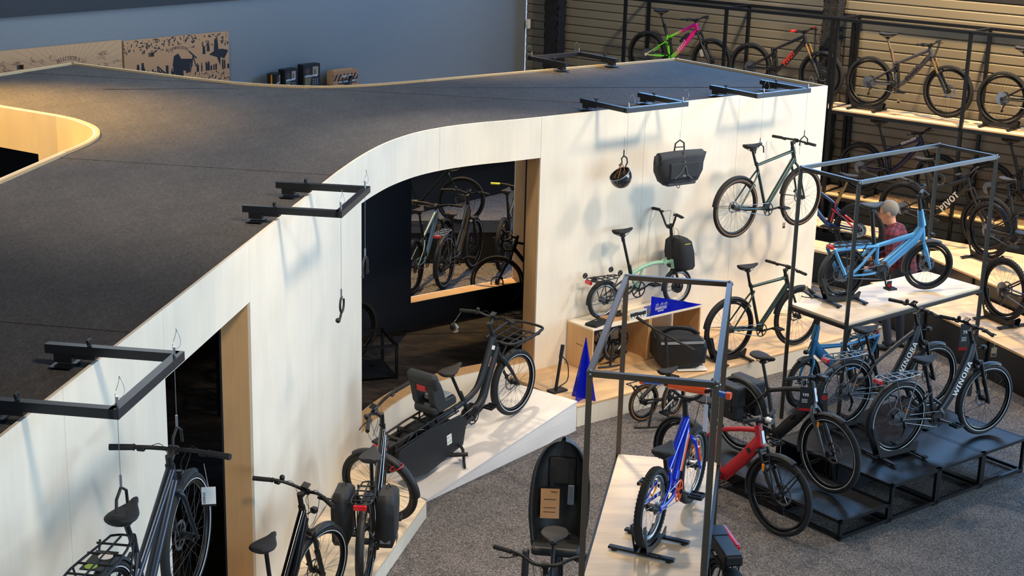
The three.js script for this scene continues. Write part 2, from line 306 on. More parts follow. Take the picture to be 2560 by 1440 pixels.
// builds one bicycle; every figure in o is in metres in the side view [forward from rear axle, height above ground]
function bicycle(name, label, o, pos, yaw, o2 = {}) {
  const root = thing(name, label, 'bicycle', pos, yaw, o2.group);
  if (o2.pitch) root.rotation.set(0, yaw, o2.pitch, 'YZX');
  if (o2.lean) root.rotation.x = o2.lean;
  const r = o.r, rR = o.rr || r, tw = o.tw || 0.05, wb = o.wb, bb = o.bb || [0.43, 0.28], ht = o.ht, hb = o.hb;
  const fm = o.paint, om = o.parts || M.black;
  const ax = V(ht[0] - hb[0], ht[1] - hb[1], 0).normalize();
  const SM = new THREE.Matrix4().makeTranslation(hb[0], hb[1], 0).multiply(new THREE.Matrix4().makeRotationAxis(ax, o.steer || 0)).multiply(new THREE.Matrix4().makeTranslation(-hb[0], -hb[1], 0));
  const S = g => merge(g).clone().applyMatrix4(SM);
  // wheels
  if (!o.noRear) wheel(root, 'rear_wheel', rR, o.rtw || tw, 0, rR, o, false);
  if (!o.noFront) { const fw = wheel(root, 'front_wheel', r, tw, 0, 0, o, true); fw.applyMatrix4(SM.clone().multiply(new THREE.Matrix4().makeTranslation(wb, r, 0))); }
  // frame
  const tubes = (o.tubes || []).map(t => sweep(t.p.map(q => [q[0], q[1], q[2] || 0]), t.r, { n: t.n || 10, side: t.side || 1, smooth: t.smooth }));
  tubes.push(sweep([[hb[0] - ax.x * 0.0, hb[1], 0], [ht[0], ht[1], 0]], o.htR || 0.026, { n: 12 }));
  if (!o.noBBshell) tubes.push(cyl(0.027, 0.027, 0.075, bb[0], bb[1], 0, Math.PI / 2));
  const fr = part(root, 'frame', tubes, fm);
  const cs = o.csTop || [bb[0] - 0.03, bb[1]], stays = [];
  if (!o.noStays) for (const s of [-1, 1]) {
    stays.push(sweep([[cs[0], cs[1], s * 0.03], [Math.min(cs[0] * 0.75, 0.32), (cs[1] + rR) / 2 - 0.01, s * ((o.rtw || tw) / 2 + 0.022)], [0, rR, s * 0.065]], o.stayR || [0.013, 0.013, 0.01], { n: 8, smooth: 5 }));
    if (o.ss) stays.push(sweep([[o.ss[0], o.ss[1], s * 0.015], [o.ss[0] * 0.72, o.ss[1] - (o.ss[1] - rR) * 0.3, s * ((o.rtw || tw) / 2 + 0.02)], [0, rR, s * 0.065]], o.ssR || [0.011, 0.01, 0.009], { n: 8, smooth: 5 }));
    stays.push(rb(0.035, 0.05, 0.008, 0.003, 0.005, rR, s * 0.066));
  }
  if (stays.length) part(root, 'rear_stays', stays, o.stayM || fm);
  // fork
  const axis = t => [hb[0] - ax.x * t, hb[1] - ax.y * t, 0];
  const fw2 = tw / 2 + 0.024, fk = group(root, 'fork');
  if (o.fork === 'susp') {
    const c = axis(0.05), dir = V(wb - c[0], r - c[1], 0), L = dir.length(), d = dir.clone().normalize(), off = 0.0;
    part(fk, 'crown', S([rb(0.05, 0.035, fw2 * 2 + 0.04, 0.012, c[0], c[1] + 0.01, 0, 0, 0, Math.atan2(ax.y, ax.x) - Math.PI / 2), cyl(0.02, 0.022, 0.05, hb[0] - ax.x * 0.02, hb[1] - ax.y * 0.02, 0, 0, 0, Math.atan2(ax.y, ax.x) - Math.PI / 2)]), o.forkM || M.black);
    for (const s of [-1, 1]) part(fk, 'stanchion', S(sweep([[c[0] + 0.01, c[1] + 0.03, s * fw2], [c[0] + d.x * L * 0.5, c[1] + d.y * L * 0.5, s * fw2]], 0.0165, { n: 10 })), o.stanM || M.black);
    const low = [];
    for (const s of [-1, 1]) low.push(sweep([[c[0] + d.x * L * 0.42, c[1] + d.y * L * 0.42, s * fw2], [c[0] + d.x * L * 0.5, c[1] + d.y * L * 0.5, s * fw2], [wb - 0.005, r - 0.02, s * (fw2 + 0.002)]], [0.021, 0.0215, 0.017], { n: 10 }));
    const a0 = [c[0] + d.x * L * 0.44, c[1] + d.y * L * 0.44];
    low.push(sweep([[a0[0], a0[1], -fw2], [a0[0] + 0.035, a0[1] + 0.05, -fw2 * 0.6], [a0[0] + 0.04, a0[1] + 0.065, 0], [a0[0] + 0.035, a0[1] + 0.05, fw2 * 0.6], [a0[0], a0[1], fw2]], 0.012, { n: 8, smooth: 8 }));
    part(fk, 'lowers', S(low), o.lowM || o.forkM || M.black);
  } else if (o.fork === 'mono') {
    const c = axis(0.02), L = [];
    for (const s of [-1, 1]) L.push(sweep([[c[0], c[1], s * 0.012], [c[0] + 0.012, c[1] - 0.05, s * (fw2 * 0.85)], [(c[0] + wb) / 2 - 0.005, (c[1] + r) / 2, s * (fw2 + 0.006)], [wb, r - 0.01, s * 0.062]], [0.02, 0.024, 0.019, 0.011], { n: 10, smooth: 9, side: 0.8 }));
    part(fk, 'blades', S([L, cyl(0.024, 0.026, 0.05, c[0], c[1], 0, 0, 0, Math.atan2(ax.y, ax.x) - Math.PI / 2)]), o.forkM || fm);
  } else {
    const c = axis(0.02), L = [];
    for (const s of [-1, 1]) L.push(sweep([[c[0] + 0.002, c[1] + 0.005, s * 0.01], [c[0] + 0.006, c[1] - 0.025, s * fw2], [(c[0] * 0.45 + wb * 0.55), (c[1] * 0.45 + r * 0.55), s * (fw2 + 0.004)], [wb, r - 0.01, s * 0.06]], [0.014, 0.015, 0.013, 0.009], { n: 8, smooth: 8 }));
    part(fk, 'blades', S(L), o.forkM || fm);
  }
  // caliper
  if (!o.noDisc) part(root, 'brake_caliper', S(rb(0.05, 0.03, 0.025, 0.008, wb - 0.05, r + 0.07, -0.05, 0, 0, 0.8)), M.black);
  // seat
  const st = o.st || [0.28, 0.8], sd = o.sad;
  if (sd) {
    const sx = sd[0], sy = sd[1];
    part(root, 'seatpost', [sweep([[st[0], st[1] - 0.02, 0], [sx, sy - 0.075, 0]], o.postR || 0.0155, { n: 10 }), cyl(0.021, 0.021, 0.03, st[0], st[1], 0, 0, 0, Math.atan2(sy - st[1], sx - st[0]) - Math.PI / 2)].concat(o.dropper ? [sweep([[st[0], st[1], 0], [st[0] + (sx - st[0]) * 0.45, st[1] + (sy - st[1]) * 0.45, 0]], 0.021, { n: 10 })] : []), o.postM || M.black);
    const sg = group(root, 'saddle'); sg.position.set(sx, sy - 0.015, 0); sg.rotation.z = o.sadTilt || 0;
    part(sg, 'padding', saddleGeo(o.sadL || 0.27, o.sadW || 0.15), o.sadM || M.blackSoft);
    part(sg, 'rails', [-1, 1].map(s => sweep([[-0.09, -0.012, s * 0.03], [-0.05, -0.05, s * 0.022], [0.03, -0.05, s * 0.02], [0.1, -0.012, s * 0.008]], 0.0035, { n: 5, smooth: 6 })).concat(rb(0.05, 0.03, 0.05, 0.008, 0, -0.052, 0)), M.black);
  }
  // handlebar, stem, levers
  const B = o.bar || {}, cl = o.clamp || [ht[0] - 0.02 + 0.05, ht[1] + 0.08], w = (B.w || 0.68) / 2;
  const stm = [sweep([[ht[0], ht[1], 0], [ht[0] + ax.x * (B.spacer || 0.04), ht[1] + ax.y * (B.spacer || 0.04), 0]], 0.019, { n: 10 }), sweep([[ht[0] + ax.x * (B.spacer || 0.04), ht[1] + ax.y * (B.spacer || 0.04) - 0.006, 0], [cl[0], cl[1], 0]], [0.021, 0.019], { n: 10 }), cyl(0.023, 0.023, 0.05, cl[0], cl[1], 0, Math.PI / 2), cyl(0.019, 0.019, 0.05, ht[0] + ax.x * (B.spacer || 0.04), ht[1] + ax.y * (B.spacer || 0.04), 0, 0, 0, Math.atan2(ax.y, ax.x) - Math.PI / 2)];
  part(root, 'stem', S(stm), o.stemM || M.black);
  const hbG = group(root, 'handlebar'), rise = B.rise ?? 0.02, back = B.back ?? 0.05;
  if (B.type === 'drop') {
    for (const s of [-1, 1]) {
      part(hbG, 'drop', S(sweep([[cl[0], cl[1], 0], [cl[0], cl[1], s * 0.17], [cl[0] + 0.03, cl[1] - 0.005, s * 0.205], [cl[0] + 0.085, cl[1] - 0.02, s * 0.21], [cl[0] + 0.1, cl[1] - 0.07, s * 0.215], [cl[0] + 0.06, cl[1] - 0.12, s * 0.225], [cl[0] - 0.03, cl[1] - 0.13, s * 0.235]], 0.0145, { n: 8, smooth: 24, twist: 1 })), B.gripM || M.blackSoft);
      part(hbG, 'brake_lever', S([sweep([[cl[0] + 0.07, cl[1] - 0.015, s * 0.21], [cl[0] + 0.12, cl[1] + 0.03, s * 0.208]], [0.017, 0.015], { n: 8 }), sweep([[cl[0] + 0.13, cl[1] + 0.015, s * 0.208], [cl[0] + 0.135, cl[1] - 0.04, s * 0.21], [cl[0] + 0.115, cl[1] - 0.1, s * 0.215]], 0.006, { n: 6, smooth: 5 })]), M.black);
    }
  } else {
    const e = B.type === 'M'
      ? [[cl[0] - 0.06, cl[1] + rise, -w], [cl[0] - 0.03, cl[1] + rise, -w * 0.55], [cl[0] - 0.01, cl[1] + rise * 0.55, -w * 0.36], [cl[0], cl[1], -w * 0.14], [cl[0], cl[1], w * 0.14], [cl[0] - 0.01, cl[1] + rise * 0.55, w * 0.36], [cl[0] - 0.03, cl[1] + rise, w * 0.55], [cl[0] - 0.06, cl[1] + rise, w]]
      : [[cl[0] - back, cl[1] + rise, -w], [cl[0] - back * 0.45, cl[1] + rise, -w * 0.52], [cl[0], cl[1] + rise * 0.2, -w * 0.22], [cl[0], cl[1], 0], [cl[0], cl[1] + rise * 0.2, w * 0.22], [cl[0] - back * 0.45, cl[1] + rise, w * 0.52], [cl[0] - back, cl[1] + rise, w]];
    part(hbG, 'bar', S(sweep(e, 0.0125, { n: 8, smooth: 26, twist: 1 })), B.m || M.black);
    const lg = B.grip || 0.125;
    for (const s of [-1, 1]) {
      const z0 = w - lg, f = (w - lg - w * 0.52) / (w * 0.48), x0 = B.type === 'M' ? cl[0] - 0.03 - 0.03 * f : cl[0] - back * (0.45 + 0.55 * f), x1 = B.type === 'M' ? cl[0] - 0.06 : cl[0] - back, y = cl[1] + rise;
      part(hbG, 'grip', S([sweep([[x0, y, s * z0], [x1, y, s * w]], [B.gr || 0.0165, (B.gr || 0.0165) * 1.05], { n: 10 }), cyl((B.gr || 0.0165) * 1.1, (B.gr || 0.0165) * 1.1, 0.008, x0, y, s * z0, Math.PI / 2)].concat(B.flare ? [cyl(0.024, 0.024, 0.014, x1, y, s * (w - 0.005), Math.PI / 2)] : [])), B.gripM || M.blackSoft);
      if (B.flare) part(hbG, 'grip_end', S(cyl(0.026, 0.026, 0.03, x1, y, s * (w + 0.008), Math.PI / 2)), B.endM || M.orange);
      if (!B.noLever) part(hbG, 'brake_lever', S([rb(0.03, 0.022, 0.045, 0.008, x0 + 0.012, y - 0.012, s * (z0 - 0.035)), sweep([[x0 + 0.03, y - 0.016, s * (z0 - 0.04)], [x0 + 0.055, y - 0.022, s * (z0 + 0.02)], [x0 + 0.05, y - 0.024, s * (z0 + 0.075)]], [0.007, 0.005, 0.006], { n: 6, smooth: 6 }), sweep([[x0 + 0.03, y - 0.01, s * (z0 - 0.055)], [x0 + 0.07, y + 0.0, s * (z0 - 0.12)], [x0 + 0.06, y - 0.09, s * 0.03], [hb[0] + 0.05, (hb[1] + ht[1]) / 2, s * 0.03]], 0.0024, { n: 4, smooth: 14 })]), B.leverM || M.black);
    }
    if (B.bell) part(hbG, 'bell', S([ball(0.02, cl[0] - back * 0.3, cl[1] + rise + 0.02, -w * 0.5), cyl(0.015, 0.015, 0.02, cl[0] - back * 0.3, cl[1] + rise, -w * 0.5, Math.PI / 2)]), M.black);
    if (B.display) part(hbG, 'display', S([rb(0.055, 0.014, 0.06, 0.005, cl[0] - 0.005, cl[1] + 0.045, B.display === 2 ? -w * 0.3 : 0, 0, 0, 0.5), rb(0.02, 0.05, 0.02, 0.004, cl[0] + 0.005, cl[1] + 0.02, B.display === 2 ? -w * 0.3 : 0)]), M.gloss);
  }
  // drive train
  const cz = 0.052, R = o.ringR || 0.08;
  if (!o.noCrank) {
    const ca = o.ca ?? 0, cr = group(root, 'crankset');
    cr.position.set(bb[0], bb[1], 0);
    part(cr, 'chainring', ringGeo(R).clone().translate(0, 0, cz), o.ringM || M.black);
    for (const s of [-1, 1]) {
      const a = ca + (s < 0 ? Math.PI : 0), l = o.crankL || 0.165;
      part(cr, 'crank_arm', sweep([[0, 0, s * 0.068], [Math.cos(a) * l * 0.5, Math.sin(a) * l * 0.5, s * 0.078], [Math.cos(a) * l, Math.sin(a) * l, s * 0.082]], [0.017, 0.012, 0.012], { n: 8, side: 0.6 }), o.armM || M.black);
      if (!o.noPedal) part(cr, 'pedal', pedalGeo().clone().translate(Math.cos(a) * l, Math.sin(a) * l, s * 0.145), M.black);
      if (o.pedalReflector) part(cr, 'pedal_reflector', bx(0.008, 0.012, 0.06, Math.cos(a) * l + (s > 0 ? 0.052 : -0.052), Math.sin(a) * l, s * 0.145), M.amber);
    }
    const Rc = o.cogR || 0.03, slope = Math.atan2(bb[1] - rR, bb[0]);
    part(root, 'chain', [1, -1].map(s => rod([0.0, rR + s * Rc, 0.045], [bb[0], bb[1] + s * R, cz], 0.0042, 4)), o.chainM || M.alu);
    part(root, 'cassette', cassGeo(o.cassR || (o.belt ? 0.045 : 0.072)).clone().translate(0, rR, 0), o.cassM || M.alu);
    if (!o.belt) part(root, 'derailleur', [sweep([[0.01, rR - 0.02, 0.075], [0.03, rR - 0.07, 0.08], [0.06, rR - 0.08, 0.06]], [0.012, 0.016, 0.01], { n: 6 }), sweep([[0.05, rR - 0.075, 0.062], [0.03, rR - 0.16, 0.058]], [0.011, 0.009], { n: 6 }), cyl(0.02, 0.02, 0.006, 0.05, rR - 0.078, 0.055, Math.PI / 2), cyl(0.02, 0.02, 0.006, 0.03, rR - 0.165, 0.055, Math.PI / 2)], M.black);
  }
  if (o.motor) part(root, 'motor', [rb(0.17, 0.13, 0.1, 0.035, bb[0] + 0.015, bb[1] + 0.02, 0, 0, 0, o.motor), cyl(0.055, 0.055, 0.11, bb[0], bb[1], 0, Math.PI / 2)], o.motorM || M.black);
  // fenders, rack, lamps
  if (o.fenders) {
    const fa = o.fenderA || [118, 290], ga = o.fenderF || [158, 285], fmx = o.fenderM || M.blackSoft;
    part(root, 'rear_fender', [fenderGeo(rR, o.rtw || tw, fa[0], fa[1]).translate(0, rR, 0), ...[-1, 1].map(s => rod([0, rR, s * 0.07], [Math.sin(fa[1] * DEG) * rR * 0.98, rR - Math.cos(fa[1] * DEG) * rR * 0.98, s * 0.03], 0.003, 4))], fmx);
    part(root, 'front_fender', S([fenderGeo(r, tw, ga[0], ga[1]).translate(wb, r, 0), ...[-1, 1].map(s => rod([wb, r, s * 0.066], [wb + Math.sin(ga[1] * DEG) * r * 0.98, r - Math.cos(ga[1] * DEG) * r * 0.98, s * 0.03], 0.003, 4))]), fmx);
  }
  if (o.rack) {
    const y = o.rack.y || 2 * rR + 0.05, x0 = o.rack.x0 ?? -0.3, x1 = o.rack.x1 ?? 0.12, h = o.rack.w || 0.07, L = [];
    L.push(sweep([[x1, y, -h * 0.6], [x0 + 0.03, y, -h], [x0, y, -h * 0.5], [x0, y, h * 0.5], [x0 + 0.03, y, h], [x1, y, h * 0.6], [x1 + 0.02, y, 0], [x1, y, -h * 0.6]], 0.0065, { n: 6, smooth: 30, twist: 1 }));
    for (let i = 0; i < 4; i++) { const x = x0 + (i + 0.8) / 4.6 * (x1 - x0); L.push(rod([x, y, -h], [x, y, h], 0.006)); }
    L.push(rod([x0 + 0.02, y + 0.001, 0], [x1, y + 0.001, 0], 0.006));
    for (const s of [-1, 1]) { L.push(rod([0.0, rR, s * 0.075], [x0 + 0.14, y, s * h], 0.0055)); L.push(rod([0.01, rR, s * 0.075], [x1 - 0.05, y, s * h], 0.0055)); }
    part(root, 'luggage_rack', L, o.rack.m || M.black);
    part(root, 'tail_lamp', rb(0.03, 0.04, 0.1, 0.008, x0 - 0.015, y - 0.02, 0), M.redLens);
  }
  if (o.lamp) part(root, 'head_lamp', S([rb(0.05, 0.045, 0.05, 0.014, hb[0] + 0.1, (hb[1] + ht[1]) / 2 + (o.lampY || 0), 0), rod([hb[0] + 0.02, (hb[1] + ht[1]) / 2, 0], [hb[0] + 0.08, (hb[1] + ht[1]) / 2 + (o.lampY || 0), 0], 0.006)]), M.black);
  if (o.lettering) { const l = o.lettering; const g = part(fr, 'lettering', place(text(l.t, l.s), l.p[0], l.p[1], l.z || 0.04, 0, 0, l.a), l.m || M.white); if (l.slant) g.geometry.applyMatrix4(new THREE.Matrix4()); }
  if (o.cables !== false && !B.noCable) for (const s of [-1, 1]) part(root, 'cable', S(( sweep([[cl[0] + 0.02, cl[1], s * 0.08], [cl[0] + 0.09, cl[1] - 0.05, s * 0.06], [hb[0] + 0.07, hb[1] + 0.03, s * 0.03], [hb[0] - 0.02, hb[1] - 0.02, s * 0.025]], 0.0025, { n: 4, smooth: 10 }))), M.black);
  return root;
}
// wheel dock that holds a rear wheel: two feet bars and a folded sheet cradle
const dockProto = [];
function dock(label, pos, yaw, o = {}) {
  const d = thing('bike_stand', label, 'bike stand', pos, yaw, o.group || 'folded steel wheel docks'), tw = o.tw || 0.045, r = o.r || 0.34;
  const G = memo('dock' + tw + r, () => {
    const side = [[-r * 0.98, r * 0.95], [-r * 0.8, r * 0.92], [-r * 0.62, r * 0.3], [-r * 0.3, r * 0.2], [r * 0.42, r * 0.2], [r * 0.66, r * 0.34], [r * 0.74, r * 0.3], [r * 0.68, 0.02], [-r * 0.6, 0.02]];
    return [[flatShape(side, 0.004).translate(0, 0, -tw), flatShape(side, 0.004).translate(0, 0, tw)], bx(r * 1.3, 0.004, tw * 2, 0, 0.03, 0), [-1, 1].map(s => [rb(0.045, 0.018, 0.46, 0.006, s * r * 0.55, 0.022, 0)]), [-1, 1].map(s => [-1, 1].map(q => cyl(0.018, 0.02, 0.014, s * r * 0.55, 0.007, q * 0.19)))].map(merge);
  });
  part(d, 'cradle', G[0], M.black); part(d, 'cradle_base', G[1], M.black); part(d, 'feet_bars', G[2], M.steel); part(d, 'rubber_feet', G[3], M.rubber);
  return d;
}
// ---------------------------------------------------------------- the hall
function roomGroup(name) { const g = new THREE.Group(); g.name = name; g.rotation.y = ROOM_YAW; scene.add(g); return g; }
{
  const L1 = WALL_E1 - FAR_E1, L2 = FRONT_E2 - BACK_E2, c1 = (WALL_E1 + FAR_E1) / 2, c2 = (FRONT_E2 + BACK_E2) / 2;
  const fl = struct(roomGroup('floor'), 'grey-brown speckled carpet floor of the shop hall', 'floor');
  part(fl, 'carpet', bx(L1 + 0.6, 0.3, L2 + 0.6, c1, -0.15, c2), M.carpet);
  const ce = struct(roomGroup('ceiling'), 'dark ceiling of the hall', 'ceiling'); for (const [a0, a1, b0, b1] of [[FAR_E1 - 0.3, 8, BACK_E2 - 0.3, FRONT_E2 + 0.3], [14, WALL_E1 + 0.3, BACK_E2 - 0.3, FRONT_E2 + 0.3], [8, 14, BACK_E2 - 0.3, -15.2], [8, 14, -13.6, FRONT_E2 + 0.3]]) part(ce, 'ceiling_slab', bx(a1 - a0, 0.3, b1 - b0, (a0 + a1) / 2, ROOM_H + 0.15, (b0 + b1) / 2), M.ceiling);
  const sky = struct(roomGroup('window_4'), 'rooflight in the ceiling', 'window'); for (let i = 0; i < 4; i++) part(sky, 'pane', bx(1.48, 0.02, 1.6, 8.75 + i * 1.5, ROOM_H + 0.15, -14.4), new THREE.MeshPhysicalMaterial({ color: 0xffffff, transmission: 1, thickness: 0, roughness: 0.02 }));
  const wb_ = struct(roomGroup('wall_back'), 'plain grey-blue back wall with a dark band on top', 'wall');
  part(wb_, 'painted_wall', bx(L1, 3.5, 0.3, c1, 1.75, BACK_E2 - 0.15), M.backWall);
  part(wb_, 'dark_band', bx(L1, ROOM_H - 3.5, 0.36, c1, (ROOM_H + 3.5) / 2, BACK_E2 - 0.15), M.darkBand);
  const wl = struct(roomGroup('wall_left'), 'grey side wall outside the picture', 'wall'); part(wl, 'plaster', bx(0.3, ROOM_H, L2 + 0.6, FAR_E1 - 0.15, ROOM_H / 2, c2), M.plaster);
  // street front with a wide glazed opening
  const wf = struct(roomGroup('wall_front'), 'street front wall with wide windows outside the picture', 'wall');
  part(wf, 'plaster', [bx(L1, 1.1, 0.3, c1, 0.55, FRONT_E2 + 0.15), bx(L1, ROOM_H - 5.7, 0.3, c1, (ROOM_H + 5.7) / 2, FRONT_E2 + 0.15), bx(2.5, 4.6, 0.3, FAR_E1 + 1.25, 3.4, FRONT_E2 + 0.15), bx(L1 - 19.5, 4.6, 0.3, WALL_E1 - (L1 - 19.5) / 2, 3.4, FRONT_E2 + 0.15)], M.plaster);
  const glass = new THREE.MeshPhysicalMaterial({ color: 0xffffff, transmission: 1, thickness: 0, roughness: 0.02 });
  const w2 = struct(roomGroup('window_2'), 'wide street window', 'window');
  for (let i = 0; i < 6; i++) part(w2, 'pane', bx(2.76, 4.6, 0.02, FAR_E1 + 2.5 + 2.84 * (i + 0.5), 3.4, FRONT_E2 + 0.15), glass);
  for (let i = 0; i <= 6; i++) part(w2, 'mullion', bx(0.08, 4.6, 0.1, FAR_E1 + 2.5 + 2.84 * i, 3.4, FRONT_E2 + 0.15), M.steel);
  // cladded wall, glazed towards the street
  const wr = struct(roomGroup('wall_right'), 'grey-brown horizontal metal cladding behind the bike racks', 'wall');
  const lo = BACK_E2, hi = -1.9, W0 = -1.9, W1 = 8.7;
  part(wr, 'backing', [bx(0.25, 5.0, hi - lo, WALL_E1 + 0.16, 2.5, (lo + hi) / 2), bx(0.25, ROOM_H - 6.4, hi - lo, WALL_E1 + 0.16, (ROOM_H + 6.4) / 2, (lo + hi) / 2), bx(0.25, 1.4, 2.2, WALL_E1 + 0.16, 5.7, lo + 1.1), bx(0.25, ROOM_H, FRONT_E2 - W1, WALL_E1 + 0.16, ROOM_H / 2, (FRONT_E2 + W1) / 2), bx(0.25, 0.6, W1 - W0, WALL_E1 + 0.16, 0.3, (W0 + W1) / 2), bx(0.25, ROOM_H - 5, W1 - W0, WALL_E1 + 0.16, (ROOM_H + 5) / 2, (W0 + W1) / 2)], M.cladDark);
  const PH = 0.139, prof = [[0, 0.004], [0.012, 0.016], [0.012, PH - 0.022], [0.004, PH - 0.006], [0, PH - 0.004]];
  const plank = memo('plank', () => { const s = flatShape(prof, hi - lo); return s.rotateY(Math.PI).translate(0, 0, 0); });
  const upper = bx(0.014, 0.33, hi - lo);
  for (let i = 0; i < 27; i++) part(wr, 'cladding_panel', plank, M.clad).position.set(WALL_E1 + 0.036, i * PH, (lo + hi) / 2);
  for (let i = 0; i < 3; i++) part(wr, 'upper_cladding_panel', upper, M.cladDark).position.set(WALL_E1 + 0.03, 27 * PH + 0.175 + i * 0.345, (lo + hi) / 2);
  const w1 = struct(roomGroup('window_1'), 'tall glazed bay at the street end of the cladded wall', 'window');
  for (let i = 0; i < 5; i++) for (let j = 0; j < 2; j++) part(w1, 'pane', bx(0.02, 2.14, 2.06, WALL_E1 + 0.1, 1.7 + j * 2.2, W0 + 2.12 * (i + 0.5)), glass);
  for (let i = 0; i <= 5; i++) part(w1, 'mullion', bx(0.1, 4.4, 0.07, WALL_E1 + 0.1, 2.8, W0 + 2.12 * i), M.steel);
  const w3 = struct(roomGroup('window_3'), 'clerestory windows high above the cladding', 'window');
  for (let i = 0; i < 6; i++) { part(w3, 'pane', bx(0.02, 1.4, 2.06, WALL_E1 + 0.12, 5.7, lo + 2.2 + 2.13 * (i + 0.5)), glass); part(w3, 'mullion', bx(0.1, 1.4, 0.06, WALL_E1 + 0.12, 5.7, lo + 2.2 + 2.13 * i), M.steel); }
  part(w1, 'transom', bx(0.1, 0.06, W1 - W0, WALL_E1 + 0.1, 2.8, (W0 + W1) / 2), M.steel);
}
// steel columns with rough sprayed coating
for (const [b, w, lab] of [[-16.13, 0.28, 'black rough-coated steel column beside the white motion sensor'], [-10.9, 0.24, 'black rough-coated steel column between the two bike racks']]) {
  const c = thing('column', lab, 'column', room(WALL_E1 - 0.16, 0, b).toArray(), ROOM_YAW);
  const g = new THREE.BoxGeometry(0.22, ROOM_H, w, 6, 150, 6); const p = g.attributes.position;
  for (let i = 0; i < p.count; i++) p.setXYZ(i, p.getX(i) + (rnd() - 0.5) * 0.03, p.getY(i), p.getZ(i) + (rnd() - 0.5) * 0.03);
  g.computeVertexNormals(); part(c, 'coated_shaft', muv(g.translate(0, ROOM_H / 2, 0)), M.column);
  part(c, 'base_plate', bx(0.34, 0.02, w + 0.1, 0, 0.01, 0), M.steel);
}
{ // motion sensor in the corner
  const p = room(WALL_E1 - 0.04, 2.72, BACK_E2 + 0.09), s = thing('motion_sensor', 'small white motion sensor high in the corner of the cladded wall', 'sensor', p.toArray(), ROOM_YAW);
  part(s, 'housing', rb(0.06, 0.17, 0.09, 0.022), M.white); part(s, 'lens', rb(0.05, 0.07, 0.07, 0.02, -0.012, -0.03, 0), paint(0xd4d4cf, 0.35));
}
// ceiling spot fixtures
for (const s of SPOTS) {
  const f = thing('ceiling_spot', 'black ceiling spotlight above the picture', 'lamp', [s[0], s[1], s[2]], 0, 'ceiling spotlights above the picture'); const d = V(s[3] - s[0], s[4] - s[1], s[5] - s[2]).normalize();
  f.quaternion.setFromUnitVectors(V(0, -1, 0), d);
  part(f, 'housing', new THREE.CylinderGeometry(0.06, 0.06, 0.2, 16, 1, true).translate(0, 0.13, 0), M.steel);
  part(f, 'back_cap', cyl(0.06, 0.05, 0.02, 0, 0.24, 0), M.steel);
  part(f, 'glowing_face', cyl(0.05, 0.05, 0.006, 0, 0.05, 0), new THREE.MeshStandardMaterial({ color: 0xfff2df, emissive: 0xffd9a8, emissiveIntensity: 2 }));
}

// ---------------------------------------------------------------- the plywood pavilion (a Y-shaped room in the room)
const KS = 5.7 / 5.2, PH_ = 3.0;
const pv = (x, z) => V(x * KS, 0, z * KS);
const smoothPath = (pts, n) => new THREE.CatmullRomCurve3(pts, false, 'centripetal').getPoints(n);
const nearDir = V(0.1392, 0, -0.9903), A0 = V(-2.357, 0, -6.599).addScaledVector(nearDir, -2.2);
const curveF = smoothPath([V(-1.491, 0, -12.76), V(-1.395, 0, -13.31), V(-1.29, 0, -13.78), V(-1.15, 0, -14.24), V(-0.93, 0, -14.7), V(-0.67, 0, -15.03), V(-0.37, 0, -15.29), V(-0.05, 0, -15.5), V(0.263, 0, -15.73)], 40);
const Cc = V(3.76, 0, -18.503), Dd = V(2.127, 0, -20.69), Ee = V(-5.47, 0, -18.78);
const frontPath = [A0, ...curveF, Cc];
const curveB = smoothPath([pv(-1.0, -16.55), pv(-1.26, -16.34), pv(-1.66, -16.07), pv(-2.06, -15.91), pv(-2.48, -15.92), pv(-2.91, -16.01), pv(-3.37, -16.22)], 34);
const backPath = [Dd, ...curveB, Ee];
const Ff = pv(-6.12, -14.95);
const curveC = smoothPath([pv(-4.17, -13.71), pv(-3.98, -13.55), pv(-3.84, -13.38), pv(-3.72, -13.2), pv(-3.65, -13.03), pv(-3.6, -12.83), pv(-3.59, -12.59), pv(-3.61, -12.38), pv(-3.66, -12.1)], 34);
const courtPath = [pv(-6.12, -14.95), ...curveC, pv(-4.55, -6.0), pv(-4.75, -4.5)].map(p => p.clone());
function sub(path, s0, s1) {                                 // piece of a polyline between two arc lengths
  const out = []; let s = 0;
  for (let i = 0; i + 1 < path.length; i++) {
    const l = path[i].distanceTo(path[i + 1]), a = s, b = s + l; s = b;
    if (b < s0 || a > s1) continue;
    const t0 = Math.max(0, (s0 - a) / l), t1 = Math.min(1, (s1 - a) / l);
    const p0 = path[i].clone().lerp(path[i + 1], t0), p1 = path[i].clone().lerp(path[i + 1], t1);
    if (!out.length || out[out.length - 1].distanceTo(p0) > 1e-5) out.push(p0); if (p0.distanceTo(p1) > 1e-5) out.push(p1);
  }
  return out;
}
const plen = path => path.slice(1).reduce((a, p, i) => a + p.distanceTo(path[i]), 0);
